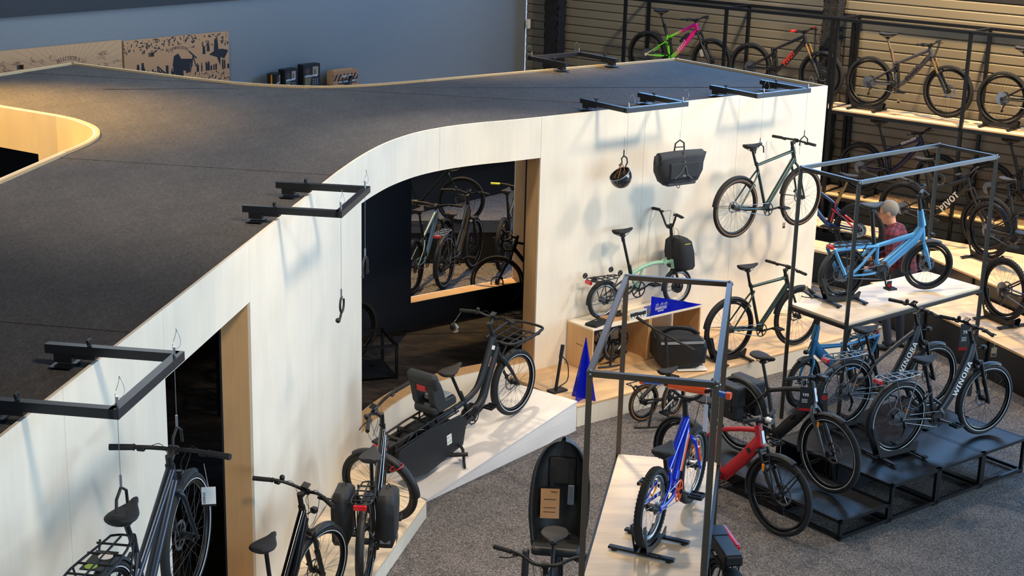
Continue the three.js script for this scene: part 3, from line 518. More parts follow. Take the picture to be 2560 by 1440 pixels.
// vertical slab following a path; o0/o1 = distances to the right-hand side of the path (outside)
function slab(path, y0, y1, o0, o1) {
  const rings = path.map((p, i) => {
    const t = path[Math.min(path.length - 1, i + 1)].clone().sub(path[Math.max(0, i - 1)]).normalize(), n = V(-t.z, 0, t.x);
    return [p.clone().addScaledVector(n, o0).setY(y0), p.clone().addScaledVector(n, o1).setY(y0), p.clone().addScaledVector(n, o1).setY(y1), p.clone().addScaledVector(n, o0).setY(y1)];
  });
  const pos = [], uv = []; let L = 0;
  const quad = (a, b, c, d, ua, ub, uc, ud) => { for (const [p, u] of [[a, ua], [b, ub], [c, uc], [a, ua], [c, uc], [d, ud]]) { pos.push(p.x, p.y, p.z); uv.push(...u); } };
  for (let i = 0; i + 1 < rings.length; i++) {
    const A = rings[i], B = rings[i + 1], l = A[0].distanceTo(B[0]);
    for (let j = 0; j < 4; j++) { const k = (j + 1) % 4, va = j === 1 ? y0 : j === 3 ? y1 : 0, vb = j === 1 ? y1 : j === 3 ? y0 : o1 - o0; quad(A[k], A[j], B[j], B[k], [L, vb], [L, va], [L + l, va], [L + l, vb]); }
    L += l;
  }
  const F = rings[0], E = rings[rings.length - 1];
  quad(F[0], F[1], F[2], F[3], [0, y0], [o1 - o0, y0], [o1 - o0, y1], [0, y1]); quad(E[3], E[2], E[1], E[0], [0, y1], [o1 - o0, y1], [o1 - o0, y0], [0, y0]);
  const g = new THREE.BufferGeometry(); g.setAttribute('position', new THREE.Float32BufferAttribute(pos, 3)); g.setAttribute('uv', new THREE.Float32BufferAttribute(uv, 2)); g.computeVertexNormals(); return g;
}
const pav = thing('pavilion', 'large pale birch plywood pavilion with curved walls and a charcoal felt roof', 'pavilion');
const sB = plen([A0, ...curveF]), sEnd = plen(frontPath), op1 = [4.283, 5.927], op2 = [9.09, sB];
const GAP = 0.0015;
// the path runs with the outside on the left of its direction for the front: outside normal = (t.z*-1...) handled by sign FO
const FO = 1;
function panels(path, cuts, y0, y1, mtl, o0, o1, name = 'plywood_panel') { for (let i = 0; i + 1 < cuts.length; i++) part(pav, name, slab(sub(path, cuts[i] + GAP, cuts[i + 1] - GAP), y0, y1, o0, o1), mtl); }
const skin = [0, -0.02], core = [-0.0205, -0.22], lining = [-0.2205, -0.235];
function wallRun(path, cuts, y0, y1, top = PH_) {
  panels(path, cuts, y0, y1, M.ply, skin[1], skin[0]);
  part(pav, 'wall_core', slab(sub(path, cuts[0], cuts[cuts.length - 1]), y0, Math.min(y1, PH_ - 0.05), core[1], core[0]), M.plyWarm);
  part(pav, 'navy_lining', slab(sub(path, cuts[0], cuts[cuts.length - 1]), y0, Math.min(y1, PH_ - 0.05), lining[1], lining[0]), M.navy);
}
wallRun(frontPath, [0, 2.89, op1[0]], 0, PH_);
wallRun(frontPath, [op1[0], op1[1]], 2.57, PH_); wallRun(frontPath, [op1[0], op1[1]], 0, 0.33);
wallRun(frontPath, [op1[1], 7.5, op2[0]], 0, PH_);
wallRun(frontPath, [op2[0], 10.75, op2[1]], 2.57, PH_); wallRun(frontPath, [op2[0], op2[1]], 0, 0.33);
wallRun(frontPath, [sB, sB + 1.47, sB + 2.94, sEnd], 0, PH_);
wallRun([Cc, Dd], [0, plen([Cc, Dd]) / 2, plen([Cc, Dd])], 0, PH_);
{ // back wall with the window seen through the curved opening
  const a = 2.72, b = 4.45, L = plen(backPath);
  wallRun(backPath, [0, a], 0, PH_); wallRun(backPath, [a, b], 0, 0.34); wallRun(backPath, [a, b], 2.3, PH_); wallRun(backPath, [b, 5.9, 7.4, L], 0, PH_);
}
wallRun([Ee, Ff], [0, plen([Ee, Ff])], 0, PH_);
{ // court: warm-lit inner faces, doorway in the far side
  const L = plen(courtPath), d0 = 0.1, d1 = courtPath[0].distanceTo(V(-4.83, 0, -15.17));
  const cp = courtPath;
  const run = (s0, s1, y0, y1) => { part(pav, 'court_panel', slab(sub(cp, s0, s1), y0, y1, -0.02, 0), M.ply); part(pav, 'court_core', slab(sub(cp, s0, s1), y0, Math.min(y1, PH_ - 0.05), -0.2, -0.0205), M.plyWarm); };
  run(0, d0, 0, PH_); run(d0, d1, 2.58, PH_); run(d1, L, 0, PH_);
}
// plywood edge strips along the roof rim, kerfed where they bend
function rim(path, name) { part(pav, name, slab(path, PH_ - 0.03, PH_ + 0.004, -0.062, -0.0205), M.plyEdge); }
rim([Dd, curveB[0]], 'rim_strip'); rim([curveB[curveB.length - 1], Ee], 'rim_strip'); rim([Ee, Ff], 'rim_strip'); rim([Cc, Dd], 'rim_strip'); rim([courtPath[0], curveC[0]], 'rim_strip'); rim([curveC[curveC.length - 1], pv(-4.55, -6.0)], 'rim_strip');
for (const [c, n] of [[curveB, 96], [curveC, 60]]) {
  const L = plen(c), geos = [];
  for (let i = 0; i < n; i++) geos.push(slab(sub(c, L * i / n, L * (i + 0.68) / n), PH_ - 0.03, PH_ + 0.004, -0.062, -0.0205));
  const k = part(pav, 'kerfed_rim_strip', geos, M.plyEdge);
  part(pav, 'rim_backing', slab(c, PH_ - 0.03, PH_ - 0.006, -0.058, -0.0205), M.plyWarm);
}
{ // roof felt in strips
  const inner = (path, o) => path.map((p, i) => { const t = path[Math.min(path.length - 1, i + 1)].clone().sub(path[Math.max(0, i - 1)]).normalize(); return p.clone().addScaledVector(V(-t.z, 0, t.x), o); });
  const poly = [...inner(frontPath, -0.021), ...inner([Cc, Dd], -0.055), ...inner(backPath, -0.055), ...inner([Ee, Ff], -0.055).slice(1), ...inner(courtPath, -0.05)].map(p => [p.x, p.z]);
  const clip = (P, nx, nz, c) => { const o = []; for (let i = 0; i < P.length; i++) { const a = P[i], b = P[(i + 1) % P.length], da = a[0] * nx + a[1] * nz - c, db = b[0] * nx + b[1] * nz - c; if (da >= 0) o.push(a); if (da * db < 0) { const t = da / (da - db); o.push([a[0] + (b[0] - a[0]) * t, a[1] + (b[1] - a[1]) * t]); } } return o; };
  const nx = -0.17, nz = 0.985, cuts = [9e9, -7.79, -9.99, -12.23, -14.48, -16.7, -19.0, -9e9];
  const roofN = (x, z) => x * nx + z * nz;
  for (let i = 0; i + 1 < cuts.length; i++) {
    let P = poly; if (cuts[i] < 1e8) P = clip(P, -nx, -nz, -(cuts[i] - 0.0025)); if (cuts[i + 1] > -1e8) P = clip(P, nx, nz, cuts[i + 1]);
    if (P.length < 3) continue;
    const s = new THREE.Shape(P.map(p => new THREE.Vector2(p[0], -p[1])));
    const g = new THREE.ExtrudeGeometry(s, { depth: 0.026, bevelEnabled: false }).rotateX(-Math.PI / 2).translate(0, PH_ - 0.048 + (i % 2) * 0.003, 0);
    part(pav, 'felt_strip', muv(g), M.felt);
  }
  const under = new THREE.Shape(inner(poly.map(p => V(p[0], 0, p[1])), 0).map(p => new THREE.Vector2(p.x, -p.z)));
  part(pav, 'roof_deck', muv(new THREE.ExtrudeGeometry(under, { depth: 0.05, bevelEnabled: false }).rotateX(-Math.PI / 2).translate(0, PH_ - 0.1, 0)), M.navy);
  part(pav, 'marbled_carpet', muv(new THREE.ExtrudeGeometry(under, { depth: 0.012, bevelEnabled: false }).rotateX(-Math.PI / 2).translate(0, 0.002, 0)), M.marbleCarpet);
  for (const [x, z] of [[-5.03, -17.86], [-3.05, -16.78], [-5.06, -17.83]]) part(pav, 'bolt_head', cyl(0.012, 0.012, 0.012, x, PH_ - 0.01, z), M.chrome);
}

// hanger brackets fixed on the roof edge: two arms, outer bar, thumb screws, cable loops
function bracket(label, base, dir, out, cables) {             // base = middle of the bar footprint on the wall line
  const yaw = Math.atan2(-dir.z, dir.x), g = thing('hanger_bracket', label, 'bracket', [base.x, PH_, base.z], yaw, 'black steel hanger brackets on the roof edge');
  const W = 0.42, O = 0.47, I = 0.26, y = 0.075;
  for (const s of [-1, 1]) {
    part(g, 'arm', [bx(0.05, 0.05, O + I, s * W, y, (O - I) / 2)], M.hang);
    part(g, 'clamp_block', [bx(0.06, 0.05, 0.1, s * W, y - 0.045, -I + 0.1), bx(0.06, 0.02, 0.12, s * W, y - 0.035, -0.04)], M.black);
    part(g, 'foot_plate', [bx(0.16, 0.005, 0.12, s * W, 0.005 - 0.015, -I + 0.1)], M.steel);
    part(g, 'thumb_screw', [cyl(0.014, 0.014, 0.02, s * W, y + 0.04, -0.02, 0, 0, 0, 8), bx(0.05, 0.014, 0.012, s * W, y + 0.055, -0.02)], M.black);
  }
  part(g, 'outer_bar', [bx(W * 2 + 0.05, 0.05, 0.05, 0, y, O + 0.0)], M.hang);
  for (const [cx, len, hook] of cables) {
    const cz = O, c = group(g, 'cable');
    part(c, 'wire', [rod([cx, y + 0.07, cz], [cx, y - len, cz], 0.0016, 4), sweep(Array.from({ length: 13 }, (_, i) => { const a = i / 12 * 6.0; return [cx + 0.03 - 0.045 * Math.cos(a) + 0.01, y + 0.075 + 0.055 * Math.sin(a) + 0.03, cz + 0.01 * Math.sin(a * 2)]; }), 0.0016, { n: 4, twist: 1 })], M.alu);
    part(c, 'cable_stop', [cyl(0.008, 0.008, 0.05, cx, y + 0.05, cz, 0, 0, 0, 8)], M.chrome);
    if (hook) part(c, 'crimp', cyl(0.007, 0.007, 0.07, cx, y - len, cz, 0, 0, 0, 8), M.alu);
    if (hook === 'wide') part(c, 'hook', [sweep([[cx - 0.1, y - len - 0.17, cz], [cx - 0.075, y - len - 0.19, cz], [cx - 0.085, y - len - 0.11, cz], [cx - 0.065, y - len - 0.06, cz], [cx, y - len - 0.03, cz], [cx + 0.065, y - len - 0.06, cz], [cx + 0.085, y - len - 0.11, cz], [cx + 0.075, y - len - 0.19, cz], [cx + 0.1, y - len - 0.17, cz]], 0.009, { n: 6 })], M.black);
    if (hook === 'ring') part(c, 'hook', [sweep(Array.from({ length: 15 }, (_, i) => { const a = i / 14 * 5.2 + 1.6; return [cx + 0.02 + 0.055 * Math.cos(a), y - len - 0.09 + 0.06 * Math.sin(a), cz]; }), 0.009, { n: 6, twist: 1 }), sweep([[cx + 0.0, y - len - 0.15, cz], [cx - 0.05, y - len - 0.19, cz], [cx - 0.1, y - len - 0.18, cz]], 0.009, { n: 6 }), ball(0.02, cx - 0.1, y - len - 0.18, cz)], M.black);
    if (hook === 'fork') part(c, 'hook', [sweep([[cx - 0.07, y - len - 0.14, cz - 0.0], [cx - 0.06, y - len - 0.07, cz], [cx, y - len - 0.03, cz], [cx + 0.06, y - len - 0.07, cz], [cx + 0.07, y - len - 0.14, cz]], 0.008, { n: 6 })], M.black);
  }
  return g;
}
const wallE = V(0.7835, 0, -0.6214), wallM = V(0.6214, 0, 0.7835), wallB = V(0.263, 0, -15.73);
const onWall = (s, off = 0, y = 0) => wallB.clone().addScaledVector(wallE, s).addScaledVector(wallM, off).setY(y);
const nearN = V(0.9903, 0, 0.1392), onNear = (s, off = 0, y = 0) => V(-2.357, 0, -6.599).addScaledVector(nearDir, s).addScaledVector(nearN, off).setY(y);
bracket('black hanger bracket holding the dark grey city bike at the lower left', onNear(0.66), nearDir, nearN, [[-0.4, 0.36, 'fork'], [0.36, 0.34, 'fork']]);
bracket('black hanger bracket with two empty hooks at the curved opening', onNear(4.83), nearDir, nearN, [[-0.38, 0.62, 'ring'], [0.37, 0.5, 'wide']]);
bracket('black hanger bracket above the helmet and the roll-top bag', onWall(1.18), wallE, wallM, [[-0.4, 0.5, 0], [0.38, 0.28, 0]]);
bracket('black hanger bracket above the hanging grey bike', onWall(3.14), wallE, wallM, [[-0.32, 0.52, 'fork'], [0.42, 0.5, 'fork']]);
bracket('black hanger bracket on the far edge of the roof', V(0.78, 0, -19.63), wallE.clone().negate(), null, [[-0.4, 0.6, 0], [0.4, 0.6, 0]]);
// ---------------------------------------------------------------- wall racks (local +x = into the wall, +z = along the wall)
function wallRack(label, b0, b1, posts, shelves) {
  const F = 20.26, D = 0.66, g = thing('bike_rack', label, 'rack', [0, 0, 0], ROOM_YAW, 'tall black steel bike racks');
  for (const b of posts) for (const a of [F, F + D]) part(g, 'post', bx(0.045, 3.4, 0.045, a, 1.7, b), M.steel);
  for (const b of posts) for (const h of [3.435, ...shelves]) part(g, 'cross_rail', bx(D, 0.038, 0.04, F + D / 2, h - 0.035, b), M.steel);
  for (const a of [F, F + D]) part(g, 'top_rail', bx(0.045, 0.045, b1 - b0 + 0.045, a, 3.4, (b0 + b1) / 2), M.steel);
  for (const h of shelves) {
    for (const a of [F, F + D]) part(g, 'shelf_rail', bx(0.045, 0.05, b1 - b0, a, h - 0.045, (b0 + b1) / 2), M.steel);
    for (let i = 0; i + 1 < posts.length; i++) part(g, 'shelf_board', bx(D - 0.02, 0.02, posts[i + 1] - posts[i] - 0.006, F + D / 2 - 0.01, h - 0.01, (posts[i] + posts[i + 1]) / 2), M.plank);
  }
}
wallRack('black steel rack against the cladding carrying the pink-green bike', -14.3, -10.62, [-14.3, -12.42, -10.62], [2.1, 0.83]);
wallRack('black steel rack against the cladding carrying the grey mountain bike', -10.54, -4.5, [-10.54, -8.52, -6.5, -4.5], [2.1, 0.83]);
{ // low bench in front of the racks
  const g = thing('step_bench', 'long low black bench with light boards in front of the wall racks', 'bench', [0, 0, 0], ROOM_YAW);
  for (let b = -12.6; b < -4.4; b += 2.0) { part(g, 'board', bx(0.52, 0.022, 1.99, 19.66, 0.539, b + 1), M.plank); part(g, 'front_panel', bx(0.02, 0.2, 1.99, 19.42, 0.36, b + 1), M.deck); part(g, 'leg_frame', [bx(0.04, 0.52, 0.04, 19.44, 0.26, b + 0.03), bx(0.04, 0.52, 0.04, 19.9, 0.26, b + 0.03), bx(0.5, 0.03, 0.03, 19.66, 0.03, b + 0.03)], M.steel); }
}
{ // stepped podium, turned against the room
  const yaw = Math.atan2(-0.936, 0.351), g = thing('display_podium', 'two-step black podium with light wooden boards beside the man', 'podium', [4.98, 0, -17.68], yaw);
  // local x runs along the steps towards the camera, local -z into the steps
  for (const [z, h, lab] of [[0, 0.46, 0], [-1.03, 0.66, 1]]) {
    for (let i = -1; i < 3; i++) part(g, 'board', bx(1.19, 0.025, 0.98, 0.6 + i * 1.2 - (lab ? 0.5 : 0), h - 0.0125, z - 0.5), M.plank);
    part(g, 'riser', bx(4.8, h - 0.03, 0.02, 1.2 - (lab ? 0.5 : 0), (h - 0.03) / 2, z - 0.02), M.deck);
    for (const x of [-1.2, 0, 1.2, 2.4, 3.6]) part(g, 'riser_post', bx(0.04, h - 0.03, 0.04, x - (lab ? 0.5 : 0), (h - 0.03) / 2, z - 0.005), M.steel);
  }
}
// ---------------------------------------------------------------- black modular platform with a step
const platYaw = Math.atan2(0.6214, 0.7835);
{
  const g = thing('black_platform', 'black steel modular platform with a low step under the two dark touring e-bikes', 'platform', [2.88, 0, -12.09], platYaw);
  const mod = (x0, x1, z0, z1, h) => {
    part(g, 'deck_panel', bx(x1 - x0 - 0.05, 0.012, z1 - z0 - 0.05, (x0 + x1) / 2, h - 0.008, (z0 + z1) / 2), M.deck);
    const e = 0.03, L = [];
    for (const z of [z0 + e / 2, z1 - e / 2]) for (const y of [h - e / 2, 0.03]) L.push(bx(x1 - x0, e, e, (x0 + x1) / 2, y, z));
    for (const x of [x0 + e / 2, x1 - e / 2]) { for (const y of [h - e / 2, 0.03]) L.push(bx(e, e, z1 - z0, x, y, (z0 + z1) / 2)); for (const z of [z0 + e / 2, z1 - e / 2]) L.push(bx(e, h, e, x, h / 2, z)); }
    part(g, 'module_frame', L, M.steel);
    if (h > 0.3) part(g, 'back_panel', bx(x1 - x0 - 0.06, h - 0.08, 0.008, (x0 + x1) / 2, h / 2, z0 + 0.04), M.deck);
  };
  for (let i = 1; i < 4; i++) for (let j = 0; j < 2; j++) mod(i * 0.672, (i + 1) * 0.672 - 0.004, -(j + 1) * 0.69 + 0.004, -j * 0.69, 0.36);
  for (let j = 0; j < 3; j++) mod(0, 0.668, -(j + 1) * 0.69 + 0.004, -j * 0.69, 0.19);
}
// ---------------------------------------------------------------- tall display frames with a wooden shelf
function displayFrame(name, label, P, shelf, top, mtl) {      // P = nl, nr, fr, fl corners
  const g = thing(name, label, 'display frame', [P[0][0], 0, P[0][1]], 0), q = P.map(p => V(p[0] - P[0][0], 0, p[1] - P[0][1]));
  q.forEach(p => part(g, 'post', sq(p.clone().setY(0), p.clone().setY(top), 0.036).clone(), mtl));
  for (let i = 0; i < 4; i++) { const a = q[i], b = q[(i + 1) % 4]; part(g, 'top_rail', sweep([a.clone().setY(top - 0.018), b.clone().setY(top - 0.018)], 0.0255, { n: 4, off: 0.5, ref: V(0, 1, 0) }), mtl); part(g, 'shelf_rail', sweep([a.clone().setY(shelf - 0.04), b.clone().setY(shelf - 0.04)], 0.0255, { n: 4, off: 0.5, ref: V(0, 1, 0) }), M.steel); }
  q.forEach(p => part(g, 'corner_bolt', [ball(0.011, p.x, top - 0.018, p.z + 0.02), ball(0.011, p.x + 0.02, top - 0.018, p.z), ball(0.01, p.x, top + 0.002, p.z)], M.alu));
  const c = q.reduce((a, b) => a.add(b), V()).multiplyScalar(0.25);
  const s = new THREE.Shape(q.map(p => { const d = p.clone().sub(c); d.setLength(d.length() - 0.012); d.add(c); return new THREE.Vector2(d.x, -d.z); }));
  part(g, 'wooden_shelf', muv(new THREE.ExtrudeGeometry(s, { depth: 0.022, bevelEnabled: false }).rotateX(-Math.PI / 2).translate(0, shelf - 0.022, 0)), M.shelfTop);
  return g;
}
displayFrame('display_tower', 'tall dark steel display frame carrying the light blue e-bike', [[3.305, -14.41], [5.07, -15.91], [4.62, -16.51], [2.858, -15.055]], 1.25, 2.69, M.frameSteel);
displayFrame('display_tower', 'tall dark steel display frame carrying the blue and orange children\'s bike', [[0.483, -8.727], [1.226, -8.58], [1.592, -10.785], [0.845, -10.9]], 1.25, 2.67, paint(0x4a3f33, 0.42, 0.2));

// ---------------------------------------------------------------- ramp and plinths
{
  const d = V(0.606, 0, -0.7957), p0 = V(-0.71, 0, -12.69), L = 2.31, W = 0.95, yaw = Math.atan2(-d.z, d.x);
  const g = thing('ramp', 'white wedge-shaped display ramp under the long cargo bike', 'ramp', [p0.x, 0, p0.z], yaw);
  part(g, 'wedge_body', flatShape([[0, 0.002], [L, 0.002], [L, 0.312], [0, 0.018]], W - 0.01).translate(0, 0, -W / 2), M.whiteWood);
  part(g, 'top_board', place(muv(new THREE.BoxGeometry(Math.hypot(L, 0.294) + 0.004, 0.012, W)), L / 2, 0.171, -W / 2, 0, 0, Math.atan2(0.294, L)), M.whiteWood);
}
{ // long plinth along the right wall
  const g = thing('plinth', 'long low plywood plinth along the pavilion wall under the cube shelf', 'plinth', onWall(0).toArray(), platYaw);
  const W = 1.12, H = 0.225;
  part(g, 'top_board', bx(4.85, 0.02, W, 2.09, H - 0.01, W / 2 + 0.004), M.plank); part(g, 'front_panel', bx(4.85, H - 0.021, 0.02, 2.09, (H - 0.021) / 2, W - 0.008), M.ply); part(g, 'end_panel', bx(0.02, H - 0.021, W - 0.02, -0.325, (H - 0.021) / 2, W / 2 - 0.008), M.plank); part(g, 'end_panel', bx(0.02, H - 0.021, W - 0.02, 4.505, (H - 0.021) / 2, W / 2 - 0.008), M.plank);
}
{ // plinth along the curved pier
  const outer = [V(-0.70, 0, -12.36), V(-1.08, 0, -10.7), V(-1.42, 0, -9.2), V(-1.55, 0, -8.2)], wall = sub(frontPath, 3.6, 8.6).map(p => p.clone().add(V(0.012, 0, 0)));
  const g = thing('plinth', 'low plywood plinth along the curved pier under the pannier bike', 'plinth', [0, 0, 0]);
  const ring = [...outer, ...wall, V(-1.35, 0, -13.2), V(-1.0, 0, -12.75)];
  const s = new THREE.Shape(ring.map(p => new THREE.Vector2(p.x, -p.z)));
  part(g, 'top_board', muv(new THREE.ExtrudeGeometry(s, { depth: 0.02, bevelEnabled: false }).rotateX(-Math.PI / 2).translate(0, 0.135, 0)), M.shelfTop);
  part(g, 'front_panel', slab([V(-1.0, 0, -12.75), ...outer].reverse(), 0, 0.134, -0.02, 0), M.ply);
}
// ---------------------------------------------------------------- plywood cube shelf on the long plinth
{
  const g = thing('cube_shelf', 'birch plywood cube shelf with three open compartments under the green folding bike', 'shelf', onWall(0.44, 0.02, 0.225).toArray(), platYaw);
  const T = 0.018, D = 0.42, H = 0.5, w = [0.84, 0.78];
  let x = 0;
  w.forEach((W, i) => {
    part(g, 'top_panel', bx(W, T, D, x + W / 2, H - T / 2, D / 2), M.ply); part(g, 'bottom_panel', bx(W, T, D, x + W / 2, T / 2, D / 2), M.plyWarm);
    for (const s of [0, 1]) part(g, 'side_panel', bx(T, H - 2 * T, D, x + (s ? W - T / 2 : T / 2), H / 2, D / 2), M.plyWarm);
    part(g, 'slot', bx(0.003, 0.006, 0.1, x - 0.0005, H * 0.55, D * 0.5), M.black);
    x += W + 0.006;
  });
}
// things on the shelf
const shelfAt = (s, off, y = 0) => onWall(0.44 + s, 0.02 + off, 0.725 + y).toArray();
{
  const p = thing('black_pouch', 'flat black zip pouch lying on the left end of the cube shelf', 'pouch', shelfAt(0.16, 0.3), platYaw + 0.25);
  part(p, 'body', rb(0.26, 0.035, 0.15, 0.016, 0, 0.018, 0), M.blackSoft); part(p, 'printed_label', rb(0.04, 0.002, 0.015, 0.001, 0.02, 0.036, -0.03), paint(0x8a8a88, 0.6)); part(p, 'zip', rb(0.25, 0.004, 0.006, 0.002, 0, 0.03, 0.072), M.black);
  const k = thing('kraft_box', 'flat brown cardboard box behind the black pouch', 'box', shelfAt(0.42, 0.24), platYaw); part(k, 'body', bx(0.26, 0.04, 0.18, 0, 0.02, 0), M.kraft); part(k, 'flap', bx(0.27, 0.003, 0.07, 0, 0.0415, 0.055), paint(0xa87f59, 0.85));
  const c = thing('photo_card_stand', 'small stepped card stand with a black and white picture on the cube shelf', 'card stand', shelfAt(0.66, 0.36), platYaw);
  part(c, 'stand', flatShape([[-0.09, 0], [0.05, 0], [0.05, 0.06], [0.0, 0.06], [0.0, 0.11], [-0.04, 0.11], [-0.04, 0.16], [-0.09, 0.16]], 0.26).rotateY(-Math.PI / 2), M.shelfTop);
  part(c, 'printed_card', sheet(0.25, 0.1, 0, 0.062, 0.0515), canvasMat(256, 104, (x, w, h) => { x.fillStyle = '#d8d2c6'; x.fillRect(0, 0, w, h); x.fillStyle = '#1c1e22'; x.fillRect(8, 26, w - 16, 44); for (let i = 0; i < 5; i++) x.fillRect(24 + i * 46, 58, 12, 30); x.fillStyle = '#aab2b8'; x.fillRect(16, 18, 60, 14); x.fillRect(120, 22, 90, 10); }));
  const t = thing('tablet', 'blue-framed flat tablet lying on the cube shelf beside the card stand', 'tablet', shelfAt(0.92, 0.33), platYaw);
  part(t, 'case', rb(0.24, 0.02, 0.13, 0.006, 0, 0.01, 0), paint(0x11539e, 0.3)); part(t, 'screen', bx(0.21, 0.002, 0.105, 0, 0.0212, 0), paint(0x5c6a78, 0.15));
  const acr = new THREE.MeshPhysicalMaterial({ color: 0x1a2bd8, roughness: 0.06, transmission: 0.55, thickness: 0, specularIntensity: 1 });
  const a = thing('acrylic_sign', 'translucent blue acrylic sign leaning on the cube shelf in front of the folding bike', 'sign', shelfAt(1.06, 0.4), platYaw);
  part(a, 'upright_plate', flatShape([[-0.2, 0.004], [0.12, 0.004], [0.6, 0.004], [0.3, 0.09], [-0.2, 0.23]], 0.005), acr);
  part(a, 'base_plate', bx(0.82, 0.004, 0.3, 0.12, 0.002, -0.152), acr);
  part(a, 'lettering', [place(text('BROMPTON', 0.02, 0.001), -0.05, 0.075, 0.0035), place(text('ELECTRIC', 0.015, 0.001), -0.05, 0.042, 0.0035), bx(0.17, 0.002, 0.001, -0.05, 0.095, 0.004), bx(0.17, 0.002, 0.001, -0.05, 0.058, 0.004), bx(0.002, 0.037, 0.001, -0.135, 0.076, 0.004), bx(0.002, 0.037, 0.001, 0.035, 0.076, 0.004), ...[-0.11, -0.04, 0.02].flatMap(x => [new THREE.TorusGeometry(0.009, 0.0012, 4, 14).translate(x - 0.012, 0.115, 0.004), new THREE.TorusGeometry(0.009, 0.0012, 4, 14).translate(x + 0.014, 0.115, 0.004), rod([x - 0.012, 0.115, 0.004], [x + 0.01, 0.135, 0.004], 0.001, 4), rod([x + 0.014, 0.115, 0.004], [x + 0.008, 0.14, 0.004], 0.001, 4)])], M.white);
  // blue acrylic pylon and the floor pump beside the shelf
  const y = thing('acrylic_pylon', 'tall pointed blue acrylic display pylon in front of the cube shelf', 'display stand', onWall(-0.13, 0.98, 0.226).toArray(), platYaw + 0.35);
  part(y, 'fin', flatShape([[-0.17, 0], [0.17, 0], [0.0, 0.66]], 0.012), acr); part(y, 'fin', flatShape([[-0.14, 0], [0.14, 0], [0.0, 0.66]], 0.012).rotateY(Math.PI / 2), acr);
  const f = thing('floor_pump', 'black floor pump standing between the white ramp and the cube shelf', 'pump', onWall(-0.24, 0.66, 0.226).toArray(), platYaw);
  part(f, 'barrel', rod([0, 0.02, 0], [0.06, 0.4, 0.0], 0.017, 12), M.black); part(f, 'handle', rod([0.052, 0.36, 0], [0.075, 0.5, 0], 0.021, 12), M.blackSoft); part(f, 'foot', rb(0.2, 0.02, 0.12, 0.008, 0.02, 0.011, 0), M.black); part(f, 'hose', sweep([[0.01, 0.05, 0.02], [0.1, 0.12, 0.06], [0.12, 0.3, 0.03], [0.06, 0.38, 0.02]], 0.006, { n: 5, smooth: 12 }), M.black);
}
